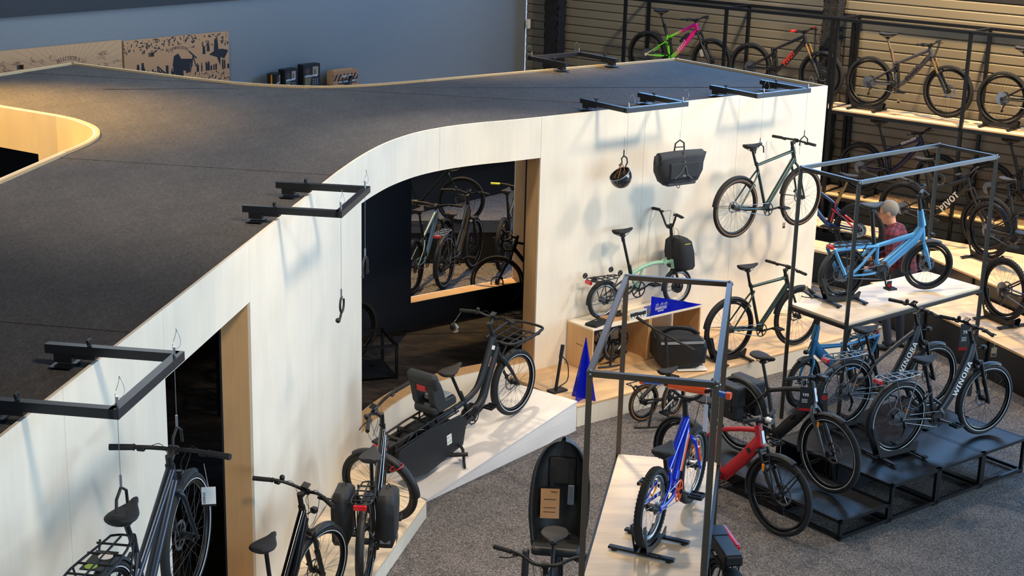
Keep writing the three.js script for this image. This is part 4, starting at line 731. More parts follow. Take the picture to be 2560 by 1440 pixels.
// ---------------------------------------------------------------- helmet and bag hanging on the right wall
{
  const P = onWall(0.74, 0.44, 2.37), g = thing('helmet', 'shiny dark grey bicycle helmet hanging upside down from a bracket', 'helmet', P.toArray(), platYaw);
  const pr = []; for (let i = 0; i <= 14; i++) { const a = -Math.PI / 2 + i / 14 * (Math.PI / 2 + 0.25); pr.push(new THREE.Vector2(Math.cos(a) * 0.125, Math.sin(a) * 0.13)); }
  const inn = pr.slice().reverse().map(p => new THREE.Vector2(Math.max(0.0001, p.x - 0.018), p.y + 0.012));
  const shell = g => g.scale(1.0, 1, 0.86).applyMatrix4(new THREE.Matrix4().makeRotationZ(0.55));
  part(g, 'shell', shell(new THREE.LatheGeometry(pr, 32)), paint(0x30363e, 0.18, 0.4, 0.8)); part(g, 'inner_foam', shell(new THREE.LatheGeometry([...inn, pr[pr.length - 1]].slice(0), 28).scale(0.99, 0.99, 0.99)), M.blackSoft);
  part(g, 'rim', shell(new THREE.TorusGeometry(0.118, 0.006, 6, 32).rotateX(Math.PI / 2).translate(0, 0.033, 0)), M.alu);
  part(g, 'strap', [[-0.06, 0.05], [0.06, 0.05], [-0.02, -0.05], [0.03, -0.04]].map(([x, z]) => sweep([[x - 0.03, -0.02, z], [x * 0.4, 0.09, z * 0.4], [0.0, 0.15, 0.0]], 0.006, { n: 4, side: 0.4, smooth: 6 })), paint(0x8a5a34, 0.8));
  part(g, 'price_label', rb(0.03, 0.05, 0.003, 0.001, 0.015, 0.04, 0.03, 0, 0, 0.2), paint(0x4b3b33, 0.7));
  part(g, 'hook', [rod([0.03, 0.25, 0], [0.03, 0.42, 0], 0.0016, 4), cyl(0.007, 0.007, 0.06, 0.03, 0.25, 0, 0, 0, 0, 8), sweep([[0.03, 0.22, 0], [0.075, 0.19, 0], [0.085, 0.14, 0], [0.06, 0.1, 0]], 0.008, { n: 6 }), sweep([[0.03, 0.22, 0], [0.0, 0.19, 0], [0.01, 0.15, 0], [-0.03, 0.12, 0]], 0.008, { n: 6 })], M.black);
  const Q = onWall(1.56, 0.46, 2.37), b = thing('roll_top_bag', 'dark grey roll-top messenger bag hanging from a bracket on the plywood wall', 'bag', Q.toArray(), platYaw - 0.06);
  const fab = paint(0x262a2f, 0.85), fab2 = paint(0x3a3d40, 0.85);
  const body = []; for (const [y, w, d] of [[-0.16, 0.19, 0.05], [-0.13, 0.225, 0.075], [-0.02, 0.275, 0.09], [0.07, 0.285, 0.085], [0.15, 0.285, 0.075]]) body.push([[-w, -d], [-w * 0.5, -d * 1.15], [0, -d * 1.2], [w * 0.5, -d * 1.15], [w, -d], [w * 1.02, 0], [w, d], [w * 0.5, d * 1.15], [0, d * 1.2], [-w * 0.5, d * 1.15], [-w, d], [-w * 1.02, 0]].map(([x, z]) => V(x, y, z)));
  part(b, 'body', loft(body), fab); part(b, 'rolled_top', [sweep([[-0.3, 0.14, 0.02], [-0.1, 0.148, 0.03], [0.1, 0.145, 0.03], [0.3, 0.135, 0.02]], 0.062, { n: 12, smooth: 8, side: 0.95 }), bx(0.07, 0.1, 0.01, -0.31, 0.12, 0.02, 0, 0, 0.25), bx(0.09, 0.11, 0.01, 0.315, 0.12, 0.02, 0, 0, -0.3)], fab2);
  part(b, 'front_pocket', rb(0.4, 0.17, 0.03, 0.012, 0.0, 0.0, 0.1), fab); part(b, 'bottom_panel', rb(0.4, 0.04, 0.12, 0.015, 0, -0.15, 0.02), fab2);
  part(b, 'strap', [bx(0.028, 0.17, 0.012, 0, 0.13, 0.086), bx(0.03, 0.05, 0.02, 0, 0.08, 0.098), sweep([[0, 0.06, 0.118], [-0.07, -0.03, 0.122], [-0.14, -0.08, 0.118]], 0.01, { n: 4, side: 0.35 }), sweep([[0, 0.06, 0.118], [0.03, -0.05, 0.122], [0.11, -0.1, 0.118]], 0.01, { n: 4, side: 0.35 })], paint(0x4a4a4a, 0.75));
  part(b, 'carry_handle', [sweep([[-0.075, 0.17, 0], [-0.06, 0.28, 0], [0, 0.315, 0], [0.06, 0.28, 0], [0.075, 0.17, 0]], 0.009, { n: 6 }), rod([-0.06, 0.24, 0], [0.06, 0.235, 0], 0.006), rod([0, 0.31, 0], [0, 0.42, 0], 0.0018, 4)], M.black);
  part(b, 'logo_print', place(text('BAY', 0.022, 0.001), 0.0, -0.055, 0.117), M.alu); part(b, 'loop', new THREE.TorusGeometry(0.02, 0.004, 6, 16).translate(-0.02, -0.185, 0.04), M.black);
}
// ---------------------------------------------------------------- print on cardboard and boxes along the back wall
function boards() {
  const inkA = '#5b4231', kr = '#c29a72';
  const m1 = canvasMat(1400, 560, (x, w, h) => {
    x.fillStyle = kr; x.fillRect(0, 0, w, h); x.strokeStyle = '#8b6a4d'; x.lineWidth = 2; let s = 7; const r = () => ((s = (s * 16807) % 2147483647) / 2147483647);
    for (let i = 0; i < 26; i++) { const a = Math.PI + i / 25 * Math.PI; x.beginPath(); x.moveTo(870 + Math.cos(a) * 130, 250 + Math.sin(a) * 90); x.lineTo(870 + Math.cos(a) * 620, 250 + Math.sin(a) * 420); x.stroke(); }
    x.strokeStyle = inkA; for (let i = 0; i < 90; i++) { x.beginPath(); const px = r() * w, py = 90 + r() * (h - 110); x.moveTo(px, py); for (let j = 0; j < 5; j++) x.quadraticCurveTo(px + (r() - 0.5) * 90, py + (r() - 0.5) * 60, px + (r() - 0.5) * 100, py + (r() - 0.5) * 60); x.stroke(); }
    x.fillStyle = inkA; x.font = 'bold 44px serif'; 'BULLITTOPIA'.split('').forEach((c, i) => { const a = -0.5 + i / 10; x.save(); x.translate(870 + Math.sin(a) * 190, 250 - Math.cos(a) * 130); x.rotate(a); x.fillText(c, -14, 0); x.restore(); });
    for (let i = 0; i < 5; i++) { x.beginPath(); x.ellipse(720 + i * 60, 230, 18, 34, 0, 0, 7); x.fill(); x.fillRect(712 + i * 60, 250, 16, 40); }
    for (let i = 0; i < 4; i++) { x.beginPath(); x.ellipse(1080 + i * 75, 230 + (i % 2) * 60, 26, 36, 0, 0, 7); x.stroke(); }
  });
  const m2 = canvasMat(1400, 560, (x, w, h) => {
    x.fillStyle = '#b98c63'; x.fillRect(0, 0, w, h); const ink = '#17161b'; let s = 99; const r = () => ((s = (s * 16807) % 2147483647) / 2147483647); x.fillStyle = ink;
    for (let i = 0; i < 420; i++) { const t = r(), px = r() * w, py = t < 0.5 ? r() * 110 : 330 + r() * 230; x.save(); x.translate(px, py); x.rotate(r() * 3); x.fillRect(0, 0, 6 + r() * 34, 3 + r() * 11); x.restore(); }
    for (let i = 0; i < 60; i++) { const px = r() * w, bh = 20 + r() * 70; x.fillRect(px, 330 - bh, 10 + r() * 16, bh); }
    for (const [px, py, k] of [[170, 210, 1], [230, 200, 1], [1050, 110, 1], [1110, 90, 1], [1220, 60, 1.6]]) { x.beginPath(); x.moveTo(px - 14 * k, py); x.lineTo(px + 14 * k, py); x.lineTo(px + 22 * k, py + 70 * k); x.lineTo(px - 22 * k, py + 70 * k); x.fill(); }
    x.lineWidth = 14; x.strokeStyle = ink; for (const [px, py, k] of [[470, 280, 1], [870, 160, 0.7]]) { x.beginPath(); x.moveTo(px - 40 * k, py - 30 * k); x.lineTo(px + 110 * k, py + 70 * k); x.stroke(); x.beginPath(); x.moveTo(px + 40 * k, py + 30 * k); x.lineTo(px + 10 * k, py + 170 * k); x.moveTo(px + 40 * k, py + 30 * k); x.lineTo(px + 90 * k, py + 170 * k); x.stroke(); }
    x.beginPath(); x.moveTo(640, 170); x.lineTo(700, 150); x.lineTo(740, 200); x.lineTo(900, 210); x.lineTo(860, 330); x.lineTo(760, 300); x.lineTo(790, 540); x.lineTo(640, 540); x.lineTo(650, 330); x.lineTo(620, 250); x.fill();
    x.beginPath(); x.moveTo(1120, 190); x.quadraticCurveTo(1260, 120, 1390, 170); x.lineTo(1330, 240); x.lineTo(1280, 220); x.lineTo(1270, 300); x.lineTo(1230, 220); x.fill();
    x.fillStyle = '#b98c63'; x.strokeStyle = '#b98c63'; x.lineWidth = 3; x.beginPath(); x.moveTo(760, 330); x.quadraticCurveTo(850, 470, 860, 240); x.stroke();
    x.fillRect(560, 78, 290, 46); x.fillStyle = ink; x.font = 'bold 34px sans-serif'; 'CARMAGEDDON'.split('').forEach((c, i) => { const a = -0.35 + i * 0.07; x.save(); x.translate(700 + Math.sin(a) * 340, 440 - Math.cos(a) * 330); x.rotate(a); x.fillText(c, -12, 0); x.restore(); });
  });
  const mk = (label, a0, a1, y0, y1, m, grip) => {
    const w = a1 - a0, h = y1 - y0, g = thing('cardboard_panel', label, 'cardboard', room((a0 + a1) / 2, y0, BACK_E2 + 0.05).toArray(), ROOM_YAW);
    const s = new THREE.Shape([[-w / 2, 0], [w / 2, 0], [w / 2, h], [-w / 2, h]].map(p => new THREE.Vector2(...p))), hx = grip * w - w / 2, hy = h * 0.72;
    s.holes.push(new THREE.Path([[hx, hy], [hx, hy + 0.06], [hx + 0.1, hy + 0.06], [hx + 0.1, hy]].map(p => new THREE.Vector2(...p))));
    const e = new THREE.ExtrudeGeometry(s, { depth: 0.03, bevelEnabled: false }); part(g, 'board', prep(e).translate(0, 0, -0.03), M.kraft);
    const f = new THREE.ShapeGeometry(s); const p = f.attributes.position, uv = f.attributes.uv; for (let i = 0; i < p.count; i++) uv.setXY(i, p.getX(i) / w + 0.5, p.getY(i) / h);
    part(g, 'print', f.translate(0, 0, 0.001), m);
    part(g, 'wall_rail', bx(w, 0.03, 0.06, 0, -0.016, -0.01), M.steel);
    return g;
  };
  mk('cardboard panel printed with fine brown line drawings on the back wall', 10.2, 12.41, 2.2, 3.1, m1, 0.28);
  mk('cardboard panel printed with bold black ruined-city drawing on the back wall', 12.44, 14.23, 2.2, 3.08, m2, 0.22);
}
boards();
{
  const sh = thing('wall_shelf', 'dark wall shelf behind the pavilion carrying black product boxes', 'shelf', room(15.65, 1.95, BACK_E2 + 0.2).toArray(), ROOM_YAW); part(sh, 'board', bx(2.4, 0.03, 0.4, 0, -0.017, 0), M.steel); part(sh, 'bracket', [bx(0.03, 0.2, 0.3, -1, -0.13, -0.04), bx(0.03, 0.2, 0.3, 1, -0.13, -0.04)], M.steel);
  const face = (k) => canvasMat(220, 220, (x, w, h) => { x.fillStyle = '#15151a'; x.fillRect(0, 0, w, h); x.fillStyle = '#4a352b'; x.beginPath(); x.arc(55, 55, 34, 0, 7); x.fill(); x.fillStyle = ['#8d8a7c', '#a08f88', '#938a72'][k]; x.fillRect(125, 14, 78, 90); x.fillStyle = '#5d5a48'; x.fillRect(140, 40, 30, 60); x.fillStyle = '#6e6442'; x.beginPath(); x.moveTo(14, 118); x.lineTo(104, 118); x.lineTo(80, 200); x.lineTo(14, 206); x.fill(); x.fillStyle = '#eef2f6'; x.font = 'italic bold 28px sans-serif'; x.fillText('CAREPACK PRO', 8, 112, 180); x.fillStyle = '#8a8f99'; for (let i = 0; i < 9; i++) x.fillRect(122 + (i % 3) * 28, 134 + (i / 3 | 0) * 22, 18, 9); });
  const box = (label, a, w, h, d, y, tilt, k) => { const g = thing('product_box', label, 'box', room(a, 1.95 + y, BACK_E2 + 0.2).toArray(), ROOM_YAW + tilt, 'black care kit boxes'); part(g, 'carton', bx(w, h, d, 0, h / 2, 0), M.black); part(g, 'printed_face', sheet(w * 0.92, h * 0.9, 0, h / 2, d / 2 + 0.001), face(k)); if (!k) part(g, 'orange_edge', bx(0.004, h * 0.9, 0.02, -w / 2 - 0.002, h / 2, 0), M.amber); };
  box('lower left black product box standing on edge on the wall shelf', 14.95, 0.22, 0.19, 0.12, 0, 0, 2); box('lower middle black product box under the tallest box', 15.5, 0.28, 0.19, 0.14, 0, 0, 1); box('lower right black product box beside the striped box', 15.98, 0.3, 0.2, 0.14, 0, 0, 2);
  box('leftmost black product box turned sideways on top of the stack', 14.93, 0.2, 0.3, 0.14, 0.192, 0.5, 0); box('second black product box from the left on top of the stack', 15.2, 0.28, 0.34, 0.12, 0.192, 0.15, 1); box('tallest black product box in the middle of the wall shelf', 15.62, 0.34, 0.37, 0.12, 0.195, 0, 2);
  const st = thing('striped_box', 'brown cardboard box with black hazard stripes at the right of the wall shelf', 'box', room(16.35, 1.95, BACK_E2 + 0.16).toArray(), ROOM_YAW); part(st, 'carton', bx(0.52, 0.4, 0.14, 0, 0.2, 0), M.kraft); part(st, 'flap', bx(0.4, 0.02, 0.1, -0.04, 0.41, 0), M.kraft);
  part(st, 'printed_face', sheet(0.52, 0.4, 0, 0.2, 0.071), canvasMat(320, 250, (x, w, h) => { x.fillStyle = '#a5764f'; x.fillRect(0, 0, w, h); x.fillStyle = '#17161a'; for (let i = -3; i < 9; i++) { x.beginPath(); x.moveTo(i * 48, 90); x.lineTo(i * 48 + 22, 90); x.lineTo(i * 48 + 62, 30); x.lineTo(i * 48 + 40, 30); x.fill(); } x.fillRect(60, 84, 240, 40); x.beginPath(); x.arc(170, 200, 76, 0, 7); x.fill(); x.fillStyle = '#e8e8e6'; x.font = 'bold italic 26px sans-serif'; x.fillText('DISC BRAKE COVERS', 66, 113, 228); x.fillText('MUC-OFF', 116, 62); x.fillStyle = '#d0203c'; x.fillRect(108, 170, 10, 30); x.fillRect(244, 150, 10, 30); }));
  const bo = thing('spray_bottle', 'small dark spray bottle standing in front of the striped box', 'bottle', room(16.36, 1.95, BACK_E2 + 0.31).toArray(), ROOM_YAW); part(bo, 'bottle', cyl(0.03, 0.032, 0.26, 0, 0.13, 0), paint(0x3c4652, 0.25)); part(bo, 'trigger_cap', [cyl(0.022, 0.028, 0.06, 0, 0.29, 0), bx(0.02, 0.03, 0.07, 0, 0.315, 0.02)], M.black); part(bo, 'label', cyl(0.0335, 0.0335, 0.1, 0, 0.13, 0), paint(0x9a8fb0, 0.5));
}
// ---------------------------------------------------------------- the bicycles
const YW = Math.atan2(-0.63116, 0.77565);                     // along the cladded wall
const at = (a, y, b) => room(a, y, b).toArray();
const merged = (a, b) => ({ ...a, ...b, bar: { ...(a.bar || {}), ...(b.bar || {}) } });
const MTB = { r: 0.37, tw: 0.06, wb: 1.22, knob: 1, bb: [0.42, 0.34], ht: [0.885, 0.94], hb: [0.925, 0.83], st: [0.355, 0.7], sad: [0.225, 1.1], clamp: [0.9, 1.0], dropper: 1, fork: 'susp', rimD: 0.026, discR: 0.09,
  tubes: [{ p: [[0.91, 0.86], [0.8, 0.72], [0.6, 0.48], [0.44, 0.35]], r: [0.036, 0.036, 0.034, 0.034], smooth: 8, side: 0.85 }, { p: [[0.885, 0.925], [0.6, 0.78], [0.36, 0.66]], r: [0.027, 0.022, 0.019], smooth: 5 }, { p: [[0.355, 0.71], [0.375, 0.6], [0.42, 0.42], [0.43, 0.35]], r: [0.021, 0.019, 0.021, 0.024], smooth: 6 }],
  ss: [0.39, 0.63], csTop: [0.4, 0.4], ca: -0.25, bar: { w: 0.76, rise: 0.025, back: 0.04, noCable: true }, cassR: 0.09 };
function mtb(label, o, pos, yaw, o2 = {}) {
  const b = bicycle('mountain_bike', label, merged(MTB, o), pos, yaw, { group: 'mountain bikes', ...o2 });
  part(b, 'rear_shock', [rod([0.46, 0.44, 0], [0.43, 0.62, 0], 0.02, 10), rod([0.465, 0.42, 0], [0.425, 0.66, 0], 0.012, 8), cyl(0.016, 0.016, 0.05, 0.465, 0.42, 0, Math.PI / 2), cyl(0.016, 0.016, 0.05, 0.425, 0.655, 0, Math.PI / 2)], o.shockM || M.black);
  part(b, 'linkage', [-1, 1].map(s => sweep([[0.38, 0.62, s * 0.03], [0.43, 0.655, s * 0.025], [0.4, 0.55, s * 0.025]], 0.012, { n: 6 })), M.black);
  return b;
}
const dt = { p: [0.67, 0.58], a: Math.atan2(0.36, 0.3), z: 0.031 };
const onShelf = (h, e2, a = 20.58) => at(a, h, e2);
// top shelf, from left to right
{
  const green = 0x6be02a, pink = 0xe81e8c, g = mtb('mountain bike fading from lime green to hot pink on the top shelf', { paint: mat({ vertexColors: true, roughness: 0.25 }), stayM: mat({ vertexColors: true, roughness: 0.25 }), lowM: M.black, lettering: { t: 'PIVOT', s: 0.055, ...dt, m: paint(0xf3a9c6, 0.5) } }, onShelf(2.14, -14.05), YW, { group: 'mountain bikes on the top shelf' });
  for (const n of ['frame', 'rear_stays']) {
    const m = g.children.find(c => c.name === n), p = m.geometry.attributes.position, c = new Float32Array(p.count * 3), A = new THREE.Color(green), B = new THREE.Color(pink), C = new THREE.Color(0xf2d9c0);
    for (let i = 0; i < p.count; i++) { const x = p.getX(i), t = Math.min(1, Math.max(0, (x - 0.5) / 0.16)), q = A.clone().lerp(B, t); if (x < 0.16) q.lerp(C, Math.min(1, (0.16 - x) / 0.1)); c.set([q.r, q.g, q.b], i * 3); }
    m.geometry.setAttribute('color', new THREE.BufferAttribute(c, 3));
  }
  part(g, 'bottle', [cyl(0.036, 0.036, 0.15, 0.68, 0.68, 0, 0, 0, -0.75), cyl(0.02, 0.03, 0.05, 0.75, 0.755, 0, 0, 0, -0.75)], paint(0x2b2c30, 0.5));
  const fl = g.children.find(c => c.name === 'fork'); part(fl, 'lettering', place(text('SID', 0.05), 1.075, 0.5, 0.08, 0, 0, -1.25), M.white);
}
mtb('black mountain bike with red grips and red lettering on the top shelf', { paint: paint(0x1b1b1d, 0.4), stanM: paint(0xa07a45, 0.3, 0.7), lowM: paint(0x17181c, 0.35), bar: { gripM: paint(0xe0332a, 0.5) }, sad: null, lettering: { t: 'PIVOT', s: 0.065, ...dt, m: paint(0xd8271f, 0.5) }, noCrank: false }, onShelf(2.14, -12.13), YW, { group: 'mountain bikes on the top shelf' });
mtb('dark grey mountain bike with gold fork tubes and black lettering on the top shelf', { paint: paint(0x4b4a4d, 0.3, 0.35), stanM: paint(0xb08a55, 0.28, 0.8), lowM: paint(0x15181d, 0.3), postM: paint(0x9a8060, 0.3, 0.7), lettering: { t: 'PIVOT', s: 0.07, ...dt, m: M.black } }, onShelf(2.14, -10.12), YW, { group: 'mountain bikes on the top shelf' });
mtb('black mountain bike cut by the right edge of the picture on the top shelf', { paint: paint(0x151618, 0.4) }, onShelf(2.14, -8.1), YW, { group: 'mountain bikes on the top shelf' });
// second shelf
mtb('dark purple mountain bike on the middle shelf', { paint: paint(0x1c1a3c, 0.28, 0.2), lettering: { t: 'SPECIALIZED', s: 0.03, p: [0.72, 0.865], a: 0.5, z: 0.024 } }, onShelf(0.87, -10.13), YW, { group: 'mountain bikes on the middle shelf' });
mtb('black mountain bike at the right edge of the picture on the middle shelf', { paint: paint(0x17181a, 0.4) }, onShelf(0.87, -8.14), YW, { group: 'mountain bikes on the middle shelf' });
// bench and podium
mtb('black mountain bike with white lettering and yellow tyre print behind the man', { paint: paint(0x121315, 0.35), lettering: { t: 'PIVOT', s: 0.085, ...dt }, sad: [0.235, 1.12] }, at(19.66, 0.59, -8.98), YW, { group: 'mountain bikes on the low bench' });
mtb('blue and red mountain bike half hidden by the pavilion corner', { paint: paint(0x15355e, 0.3, 0.2), stayM: paint(0x15355e, 0.3, 0.2), postM: paint(0x8a7040, 0.4, 0.6) }, [4.62, 0.5, -19.9], YW + Math.PI, { group: 'mountain bikes on the low bench' });
{ const b = scene.children[scene.children.length - 1]; part(b, 'red_accent', [[-0.03, 0.03]].flat().map(z => sweep([[0.41, 0.6, z], [0.2, 0.5, z * 1.6], [0.04, 0.4, z * 2.3]], 0.0135, { n: 8 })).concat(sweep([[0.36, 0.72, 0], [0.42, 0.42, 0]], 0.0225, { n: 8 })), M.red); }
mtb('black electric mountain bike on the upper step of the podium at the right', { paint: paint(0x101113, 0.45), motor: 0.6 }, [6.15, 0.7, -19.27], -62 * DEG, { group: 'mountain bikes on the podium' });
mtb('black mountain bike on the lower step of the podium at the right edge', { paint: paint(0x131416, 0.45) }, [5.74, 0.5, -17.18], -64 * DEG, { group: 'mountain bikes on the podium' });
for (const [l, p, y] of [['wheel dock under the pink-green bike', onShelf(2.1, -14.05), YW], ['wheel dock under the black and red bike on the top shelf', onShelf(2.1, -12.13), YW], ['wheel dock under the dark grey bike on the top shelf', onShelf(2.1, -10.12), YW], ['wheel dock under the bike cut by the right edge on the top shelf', onShelf(2.1, -8.1), YW], ['wheel dock under the dark purple bike', onShelf(0.83, -10.13), YW], ['wheel dock under the black bike on the middle shelf at the right edge', onShelf(0.83, -8.14), YW], ['wheel dock under the black bike behind the man', at(19.66, 0.55, -8.98), YW], ['wheel dock under the blue and red bike', [4.62, 0.46, -19.9], YW + Math.PI], ['wheel dock on the upper podium step', [6.15, 0.66, -19.27], -62 * DEG], ['wheel dock on the lower podium step', [5.74, 0.46, -17.18], -64 * DEG]]) dock(l, p, y, { r: 0.37 });
{ const c = thing('low_box', 'low dark box under the blue and red bike', 'box', [4.9, 0, -20.1], YW); part(c, 'box_body', bx(2.2, 0.43, 0.5, -0.5, 0.215, 0), M.deck); part(c, 'board', bx(2.2, 0.028, 0.52, -0.5, 0.445, 0), M.plank); }

// hanging and standing grey city bikes on the right wall
const CITY = { r: 0.35, tw: 0.045, wb: 1.09, bb: [0.49, 0.28], ht: [0.88, 0.96], hb: [0.93, 0.79], st: [0.29, 0.83], sad: [0.215, 1.06], clamp: [0.93, 1.04], wall: paint(0x6d5540, 0.8), belt: 1, fenders: 1, fenderA: [128, 262], fenderF: [168, 258], ringR: 0.075, ca: 0.1, discR: 0.07,
  tubes: [{ p: [[0.92, 0.83], [0.5, 0.3]], r: [0.03, 0.028], n: 14 }, { p: [[0.885, 0.92], [0.3, 0.81]], r: [0.019, 0.017] }, { p: [[0.29, 0.84], [0.49, 0.29]], r: 0.0175 }], ss: [0.325, 0.75], bar: { w: 0.66, rise: 0.0, back: 0.04, spacer: 0.05 }, paint: paint(0x42514f, 0.28, 0.75), cables: false };
bicycle('city_bike', 'slim grey-green city bike with tan tyres hanging on the plywood wall', CITY, [2.52, 1.45, -17.0], 38.0 * DEG, { group: 'slim grey city bikes' });
bicycle('city_bike', 'slim grey-green city bike standing on the plinth below the hanging one', merged(CITY, { wall: null, wb: 1.02, fenders: 1, clamp: [0.82, 0.96], ht: [0.79, 0.87], hb: [0.84, 0.73], tubes: [{ p: [[0.83, 0.76], [0.44, 0.3]], r: [0.03, 0.028], n: 14 }, { p: [[0.79, 0.84], [0.3, 0.8]], r: [0.019, 0.017] }, { p: [[0.27, 0.83], [0.44, 0.29]], r: 0.0175 }], bb: [0.44, 0.28], st: [0.27, 0.82] }), [2.43, 0.235, -16.27], 33 * DEG, { group: 'slim grey city bikes' });
dock('wheel dock under the standing grey-green city bike', [2.43, 0.226, -16.27], 33 * DEG, { r: 0.33 });
// folding bike on the cube shelf
{
  const grn = paint(0x8fb79a, 0.35), b = bicycle('folding_bike', 'pale green folding bike with black bag on top of the cube shelf', { r: 0.21, tw: 0.036, wb: 1.08, bb: [0.46, 0.28], ht: [0.985, 0.55], hb: [1.0, 0.44], st: [0.37, 0.5], sad: [0.235, 0.98], clamp: [0.905, 0.93], paint: grn, stayM: M.black, forkM: M.black, stemM: M.black, ss: [0.36, 0.43], csTop: [0.42, 0.3],
    tubes: [{ p: [[0.36, 0.44], [0.5, 0.5], [0.68, 0.535], [0.85, 0.53], [0.99, 0.515]], r: 0.023, smooth: 12 }, { p: [[0.37, 0.52], [0.46, 0.28]], r: 0.02 }, { p: [[0.56, 0.52], [0.47, 0.3]], r: 0.015 }], bar: { type: 'M', w: 0.54, rise: 0.17, spacer: 0.39 }, belt: 1, ringR: 0.095, ca: 0.35, noDisc: 1, rimM: M.alu, spokeM: M.spokeBright, fenders: 1, fenderA: [140, 275], fenderF: [175, 275], rack: { y: 0.465, x0: -0.2, x1: 0.18, w: 0.08 }, fhubR: 0.07, sadL: 0.26, pedalReflector: 1 }, [1.0, 0.727, -16.06], 36 * DEG);
  part(b, 'seatpost_sleeve', [cyl(0.022, 0.022, 0.1, 0.365, 0.51, 0, 0, 0, 0.28), cyl(0.02, 0.02, 0.05, 0.245, 0.87, 0, 0, 0, 0.28)], M.black);
  for (const [x, y] of [[-0.2, 0.5], [0.16, 0.52]]) for (const s of [-1, 1]) part(b, 'easy_wheel', [new THREE.TorusGeometry(0.024, 0.009, 6, 16).translate(x, y, s * 0.08), cyl(0.008, 0.008, 0.02, x, y, s * 0.08, Math.PI / 2), bx(0.006, 0.045, 0.004, x, y, s * 0.08)], M.black);
  part(b, 'frame_hinge', [rb(0.05, 0.06, 0.06, 0.012, 0.86, 0.53, 0), rod([0.85, 0.56, 0.03], [0.86, 0.59, 0.035], 0.008)], grn);
  const bag = thing('front_bag', 'black square backpack bag on the front of the green folding bike', 'bag', [1.9, 1.15, -16.71], 36 * DEG);
  part(bag, 'body', loft([[-0.0, 0.09, 0.11], [0.04, 0.11, 0.125], [0.2, 0.115, 0.125], [0.33, 0.1, 0.11], [0.37, 0.06, 0.08]].map(([y, d, w]) => [[-1, -1], [-1, 0], [-1, 1], [0, 1.06], [1, 1], [1.15, 0], [1, -1], [0, -1.06]].map(([x, z]) => V(x * d - y * 0.16, y, z * w)))), M.blackSoft);
  part(bag, 'flap', rb(0.03, 0.2, 0.2, 0.012, 0.09, 0.14, 0, 0, 0, 0.12), paint(0x1d1f22, 0.8)); part(bag, 'yellow_label', rb(0.08, 0.008, 0.002, 0.0008, -0.02, 0.31, 0.119), paint(0xd8c41c, 0.5)); part(bag, 'loop', new THREE.TorusGeometry(0.016, 0.003, 5, 14).translate(0.125, 0.16, 0.09), M.alu);
}
